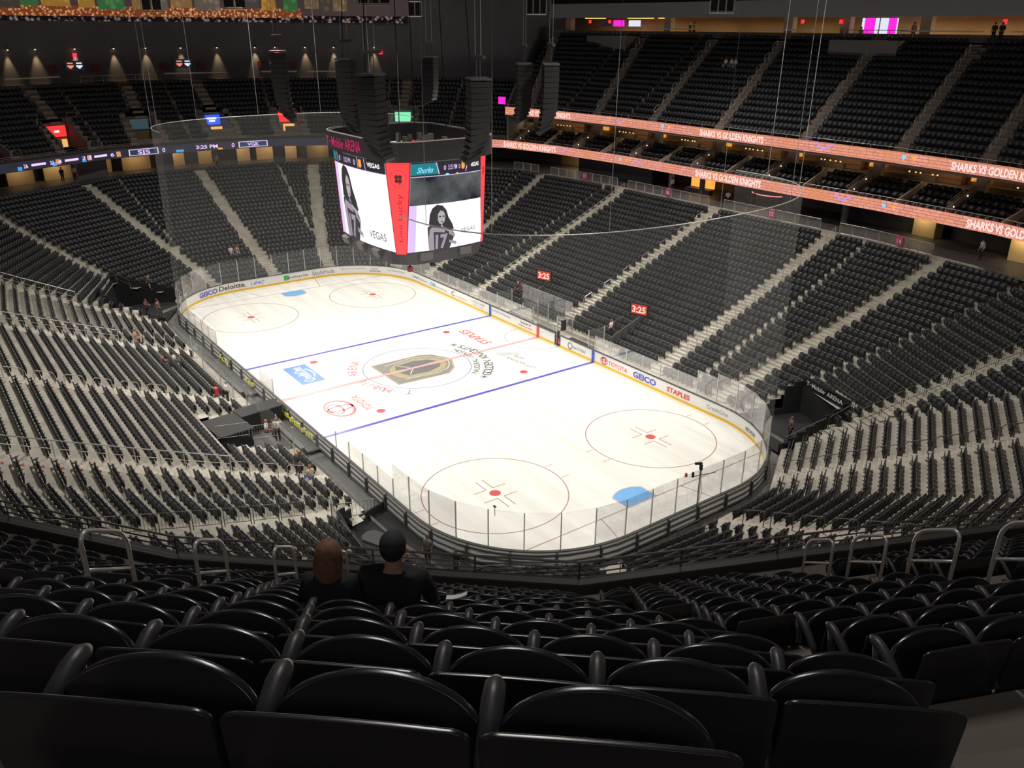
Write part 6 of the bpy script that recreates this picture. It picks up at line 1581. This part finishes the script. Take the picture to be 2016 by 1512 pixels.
# couple seated in the dark deck
def fore_seat(u_, v_, m_):
    d = _f+_r2*(u_-1008)/1662.57-_u2*(v_-756)/1662.57; z = uz(m_)+1.22; t = (z-CAM.z)/d.z; P = CAM+d*t; return (P.x, P.y)
E1 = U[[i for i in range(n) if abs(U[i][0]-48.32) < .01 and U[i][1] < 0][0]]; E0 = U[[i for i in range(n) if abs(U[i][0]-42.94) < .01 and U[i][1] < 0][0]]
RZF = math.atan2(E1[1]-E0[1], E1[0]-E0[0])
MP = 9; zc_ = uz(MP)
e = person('woman with long reddish blonde hair and dark top, seated in the dark deck', (53.15, -30.76, zc_), RZF, 'sit', (.012, .012, .015), hair=(.20, .10, .05), hairlen=.17, wide=.95, detail=True)
PW = e
e = person('broad man in a dark cap and black shirt, seated beside the woman', (53.41, -30.34, zc_), RZF, 'sit', (.012, .012, .013), hair=(.02, .015, .01), cap=math.radians(68), wide=1.18, h=1.03, detail=True)
PM = e
q = MB(); text_map(q, '23', lambda x, y: (-.09+x, -.20, .74+y), width=.16, height=.13, bold=.02); q.build('shirt_number', mat('faded_print', (.05, .05, .05), .8), e)
c = Vector((52.98, -30.62)); 
q = MB(); K = 10
for k in range(K):
    a, b = k/K, (k+1)/K; f = lambda t: (t*.17, .0+.055*t*t)
    for (x0, z0), (x1, z1) in ((f(a), f(b)),): q.prism([(x0, -.02, z0), (x1, -.02, z1), (x1, .03, z1), (x0, .03, z0)], [(x0, -.02, z0+.006), (x1, -.02, z1+.006), (x1, .03, z1+.006), (x0, .03, z0+.006)])
pp = q.build('folded_paper', mat('paper_white', (.8, .8, .8), .6), label='curled white paper held beside the seated man in a cap', cat='paper'); pp.location = (53.60, -29.98, zc_+.76); pp.rotation_euler = (0, 0, RZF)
# small figures round the rink: (label, x, y, facing, pose, shirt, legs, hair, extras)
W_ = (.75, .74, .72); K_ = (.02, .02, .022)
PPL = [
 ('usher with back turned, black vest over white shirt, behind the bench glass', -.7, -15.9, None, 'stand', K_, K_, (.35, .34, .33), dict(sleeves=W_)),
 ('usher in black vest and white shirt facing the platform beside the bench', 7.6, -15.3, math.radians(60), 'reach', K_, K_, (.3, .12, .05), dict(sleeves=W_)),
 ('seated person in white and red beside the camera platform', 6.6, -15.7, math.radians(-30), 'sit', W_, (.25, .08, .08), (.4, .15, .06), {}),
 ('orange haired person in a dark top climbing the stair by the bench end', 13.4, -16.3, math.radians(200), 'stand', (.03, .035, .05), (.03, .03, .04), (.6, .25, .06), dict(hairlen=.1, h=.92)),
 ('person in pale shirt and blue jeans seated just below the orange haired one', 14.4, -15.9, math.radians(100), 'sit', (.5, .4, .3), (.08, .14, .35), (.3, .1, .04), {}),
 ('usher in grey jacket and red shirt standing at the near corner glass', 25.0, -13.9, math.radians(210), 'stand', (.10, .08, .07), K_, (.05, .03, .02), dict(sleeves=(.14, .12, .11))),
 ('worker in black bending over the ramp by the near corner', 25.9, -15.2, math.radians(100), 'bend', K_, K_, (.2, .08, .05), {}),
 ('person in dark clothes standing against the boards on the ramp', 26.9, -13.3, math.radians(200), 'stand', (.015, .015, .015), K_, (.04, .03, .03), dict(h=.95)),
 ('bald man in brown coat seated low in the far corner rows', -31.6, -13.4, math.radians(-75), 'sit', (.10, .06, .04), (.45, .38, .25), (.55, .4, .32), {}),
 ('usher in red grey jacket at the mouth of the far corner tunnel', -27.3, -14.9, math.radians(-60), 'reach', (.14, .08, .08), (.03, .03, .05), (.1, .05, .03), {}),
 ('person in tan and grey standing by the far corner glass post', -26.6, -14.0, math.radians(-50), 'stand', (.35, .2, .14), (.12, .13, .11), (.1, .05, .03), dict(hairlen=.08)),
 ('man in white shirt, one of two seated low in the far end rows', -36.9, -2.9, math.radians(-90), 'sit', (.7, .65, .6), (.3, .33, .4), (.12, .08, .05), {}),
 ('companion in tan, the other of two seated low in the far end rows', -36.9, -2.2, math.radians(-90), 'sit', (.45, .25, .16), (.3, .33, .4), (.2, .1, .05), dict(hairlen=.1)),
 ('person in black and orange seated beside the stair near the first red clock', -8.9, 17.2, PI, 'sit', (.04, .03, .03), K_, (.6, .35, .15), {}),
 ('companion in dark seated nearer the first red clock', -8.3, 17.2, PI, 'sit', (.10, .04, .03), K_, (.3, .15, .08), {}),
 ('usher with white sleeves walking by the stair under the second red clock', 5.9, 16.6, math.radians(110), 'stand', K_, K_, (.25, .08, .05), dict(sleeves=W_)),
 ('usher in red shirt and grey jacket at the near end tunnel barrier', 27.0, 14.4, math.radians(140), 'stand', (.5, .06, .06), K_, (.15, .06, .04), dict(sleeves=(.15, .14, .13))),
 ('lone person in cream lounging high in the near end corner seats', 35.6, 26.9, math.radians(140), 'sit', (.4, .33, .26), K_, (.1, .06, .04), {}),
 ('person in salmon top seated on the stair edge of the bench side', -14.3, -18.9, math.radians(-20), 'sit', (.6, .28, .2), (.5, .35, .28), (.25, .12, .06), {}),
 ('person in white seated behind the far bench', -8.6, -17.4, math.radians(-20), 'sit', W_, (.1, .1, .12), (.08, .05, .04), {}),
 ('person in mauve seated behind the far bench one row higher', -8.0, -18.4, math.radians(0), 'sit', (.3, .15, .16), (.1, .1, .12), (.08, .05, .04), {}),
 ('tall staff member in white at the top of the far stair', -54.6, -14.6, math.radians(-80), 'stand', (.5, .5, .5), K_, (.03, .02, .02), dict(h=1.05)),
 ('staff member in black at the top of the far stair', -54.9, -15.9, math.radians(-70), 'stand', K_, K_, (.03, .02, .02), {}),
 ('staff member in grey vest in the lit bay above the middle far stair', -55.4, 2.6, math.radians(-90), 'stand', (.06, .06, .06), K_, (.03, .02, .02), dict(sleeves=(.2, .18, .15))),
 ('man in black facing the round bar on the north concourse', .9, 39.6, math.radians(-20), 'stand', (.01, .01, .01), K_, (.05, .03, .02), {}),
 ('second man in black standing nearer the round bar', 2.0, 39.5, math.radians(10), 'stand', (.01, .01, .01), K_, (.5, .3, .2), {}),
 ('person in white blouse seated at the north concourse tables', -1.3, 39.4, math.radians(30), 'sit', W_, K_, (.05, .03, .02), {}),
 ('waiter with white sleeves leaning by the amber bar', -9.0, 38.9, math.radians(100), 'stand', (.03, .03, .03), K_, (.03, .02, .02), dict(sleeves=W_)),
 ('staff member in black and white on the dark concourse beyond section fourteen', 26.6, 37.6, math.radians(150), 'stand', (.02, .02, .02), K_, (.05, .03, .02), dict(sleeves=(.45, .45, .45))),
]
for label, x, y, fz, pose, sh_, lg, hr, ex in PPL:
    z = ground(x, y)
    if 'red clock' in label and 'stair under' in label: pass
    if pose == 'sit': z += .02
    person(label, (x, y, z), (face_ice(x, y) if fz is None else fz), pose, sh_, lg, hr, **ex)
for label, x, d_, z, pose, sh_, ex in (('staff in yellow vest seated at the top platform rail of the north stand', 3.0, 14.6, 25.49, 'sit', (.35, .5, .08), {}), ('server with white collar behind the top pale rail of the north stand', 9.0, 14.2, 25.49, 'stand', (.03, .03, .03), dict(sleeves=(.5, .4, .3))), ('tall staff member standing at the head of a north upper stair', 17.2, 13.4, 25.49, 'stand', (.03, .03, .04), {}), ('second staff member at the head of a north upper stair', 18.0, 13.6, 25.49, 'stand', (.015, .015, .015), {}), ('person in white behind the pale rail of the dark half', -19.8, 14.2, 25.49, 'stand', (.55, .45, .3), {}), ('person in a doorway of the dark half of the top concourse', -22.6, 17.0, 25.49, 'stand', (.05, .04, .03), {})):
    p = Path(off_ring(U, d_)).project(x, 54)[1]; person(label, (p.x, p.y, z), PI, pose, sh_, K_, (.05, .03, .02), **ex)
for label, x, m_i, sh_ in (('one of three white clad people in the north upper seats, nearest the dark end', -9.7, 10, (.6, .55, .52)), ('middle one of three people in the north upper seats', -8.9, 10, (.5, .42, .4)), ('one of three people in the north upper seats, farthest along', -8.3, 10, (.45, .45, .5))):
    p = upaths[m_i].project(x, 50)[1]; person(label, (p.x, p.y-.14, uz(m_i)), PI, 'sit', sh_, (.3, .3, .33), (.1, .06, .04), wide=.9)

# ------------------------------------------------------------------ foreground seats, one object each with its parts
def seat_parts():
    P = {}
    def shell(pts, yb, th, inner=.96):
        b = MB(); K_ = len(pts); cz = sum(p[1] for p in pts)/K_
        L_ = [(inner, th*.5), (inner+(1-inner)*.6, th*.42), (1.0, th*.16), (1.0, -th*.16), (inner+(1-inner)*.6, -th*.42), (inner, -th*.5)]
        for sc_, dy in L_: b.v += [(x*sc_, yb(x, z)+dy, cz+(z-cz)*sc_) for x, z in pts]
        b.f.append(tuple(range(K_))); e_ = len(L_)-1; b.f.append(tuple(reversed(range(e_*K_, (e_+1)*K_))))
        for l_ in range(e_):
            for i in range(K_): j = (i+1) % K_; b.f.append((l_*K_+i, (l_+1)*K_+i, (l_+1)*K_+j, l_*K_+j))
        return b
    # back: straight top edge whose corners curl down
    pts = [(-.24, .36), (.24, .36), (.25, .60), (.252, .80)]+[(.252-.04+.04*math.cos(PI/2*k/6), .825+.03*math.sin(PI/2*k/6)) for k in range(1, 7)]+[(.1, .859), (0, .86), (-.1, .859)]+[(-.212-.04*math.sin(PI/2*k/6), .825+.03*math.cos(PI/2*k/6)) for k in range(0, 6)]+[(-.252, .80), (-.25, .60)]
    pts = [(x*1.087, z-.006) for x, z in pts]
    P['backrest'] = shell(pts, lambda x, z: -(z-.36)*.10, .016, .988).mesh('backrest', FSEAT, True, True)
    # folded seat pan with a rounded front edge standing up before the back
    pts = [(-.2, .40), (.2, .40), (.238, .50), (.245, .605)]+[(.245*math.cos(PI*k/24), .61+.14*math.sin(PI*k/24)) for k in range(25)]+[(-.245, .605), (-.238, .50)]
    pts = [(x*1.087, .40+(z-.40)*.92) for x, z in pts]
    P['seat_pan'] = shell(pts, lambda x, z: .10+(z-.40)*.46, .026, .975).mesh('seat_pan', FSEAT, True, True)
    b = MB(); b.tube([(-.2825, -.02, .47), (-.2825, .06, .54), (-.2825, .17, .605), (-.2825, .27, .636), (-.2825, .32, .638), (-.2825, .345, .630), (-.2825, .352, .62)], [.024, .028, .030, .0315, .029, .018, .006], 14); b.tube([(-.2825, .29, .62), (-.2825, .25, .42)], [.026, .02], 8)
    P['armrest'] = b.mesh('armrest', FARM, True)
    b = MB(); b.box((-.2825, .05, .2), (.05, .1, .42)); b.box((-.2825, .02, .01), (.09, .2, .02)); P['support_leg'] = b.mesh('support_leg', DARKST)
    return P
SP = seat_parts()
def dcam(s): return math.sqrt((s[0]-CAM.x)**2+(s[1]-CAM.y)**2+(s[2]+.6-CAM.z)**2)
occupied = [(52.63, -31.28), (52.98, -30.62)]
fore.sort(key=dcam)
near_s = fore[:300]; rest_s = fore[300:]
rows = {}
ROWN = {15: 'very nearest row', 14: 'nearest full row', 13: 'second nearest row', 12: 'third nearest row', 11: 'fourth nearest row', 10: 'fifth nearest row', 9: 'row of the seated couple', 8: 'row just below the couple', 7: 'second row below the couple', 6: 'third row below the couple', 5: 'sixth row above the parapet', 4: 'fifth row above the parapet', 3: 'fourth row above the parapet', 2: 'third row above the parapet', 1: 'second row above the parapet', 0: 'front row by the parapet'}
ORD = ['first', 'second', 'third', 'fourth', 'fifth', 'sixth', 'seventh', 'eighth', 'ninth', 'tenth', 'eleventh', 'twelfth', 'thirteenth', 'fourteenth', 'fifteenth', 'sixteenth', 'seventeenth', 'eighteenth', 'nineteenth', 'twentieth']+['twenty-'+o for o in ('first', 'second', 'third', 'fourth', 'fifth', 'sixth', 'seventh', 'eighth', 'ninth')]+['thirtieth']+['thirty-'+o for o in ('first', 'second', 'third', 'fourth', 'fifth', 'sixth', 'seventh', 'eighth', 'ninth')]
for s in near_s: rows.setdefault(s[4], []).append(s)
for m_, L in rows.items():
    L.sort(key=lambda s: px((s[0], s[1], s[2]+.7))[0])
    for i, s in enumerate(L):
        lab = 'empty black arched seat, %s, %s from the benches side' % (ROWN.get(m_, 'row'), ORD[i] if i < len(ORD) else 'last')
        e = empty('stadium_seat', (s[0], s[1], s[2]), s[3], lab, 'seat', 'seats of the dark deck, %s' % ROWN.get(m_, 'row'))
        for nm in ('backrest', 'seat_pan', 'armrest', 'support_leg'):
            o = bpy.data.objects.new(nm, SP[nm]); COL.objects.link(o); o.parent = e

# ------------------------------------------------------------------ every other seat of the hall: one object
HV = []; HF = []
for me in SP.values():
    nb_ = len(HV); HV += [tuple(v.co) for v in me.vertices]; HF += [tuple(i+nb_ for i in p.vertices) for p in me.polygons]
def merge(name, batches, **props):
    vv, loops, starts, totals, mats_ = [], [], [], [], []; nv = 0; nl = 0
    for V, F, places, mi in batches:
        V = np.array(V); fl = np.array([i for f in F for i in f]); ft = np.array([len(f) for f in F]); k = len(places)
        if not k: continue
        Pm = np.array([p[:4] for p in places]); c, s = np.cos(Pm[:, 3]), np.sin(Pm[:, 3])
        X = V[None, :, 0]*c[:, None]-V[None, :, 1]*s[:, None]+Pm[:, 0:1]; Y = V[None, :, 0]*s[:, None]+V[None, :, 1]*c[:, None]+Pm[:, 1:2]; Z = V[None, :, 2]+Pm[:, 2:3]
        vv.append(np.stack([X, Y, np.broadcast_to(Z, X.shape)], -1).reshape(-1, 3)); loops.append((fl[None, :]+nv+np.arange(k)[:, None]*len(V)).ravel())
        t = np.tile(ft, k); totals.append(t); mats_.append(np.full(len(t), mi)); nv += k*len(V)
    vv = np.concatenate(vv); loops = np.concatenate(loops); totals = np.concatenate(totals); st = np.concatenate([[0], np.cumsum(totals)[:-1]])
    me = bpy.data.meshes.new(name); me.vertices.add(len(vv)); me.vertices.foreach_set('co', vv.astype(np.float32).ravel()); me.loops.add(len(loops)); me.loops.foreach_set('vertex_index', loops.astype(np.int32))
    me.polygons.add(len(totals)); me.polygons.foreach_set('loop_start', st.astype(np.int32)); me.polygons.foreach_set('loop_total', totals.astype(np.int32))
    for m_ in (SEATM, FSEAT): me.materials.append(m_)
    me.polygons.foreach_set('material_index', np.concatenate(mats_).astype(np.int32)); me.update(calc_edges=True); me.validate()
    o = bpy.data.objects.new(name, me); COL.objects.link(o); return tag(o, **props)
wide = [(v[0]*1.18, v[1]*1.2, v[2]*.95) for v in _sl.v]
merge('stadium_seat', [(SV, SF, [s for s in seat_places if s[4] == 0], 0), (wide, SF, [s for s in seat_places if s[4] == 1], 1), (HV, HF, rest_s, 1)], label='banks of empty black folding seats filling all stands of the hall', cat='seat', kind='stuff')
print('seats', len(seat_places), 'fore', len(fore))
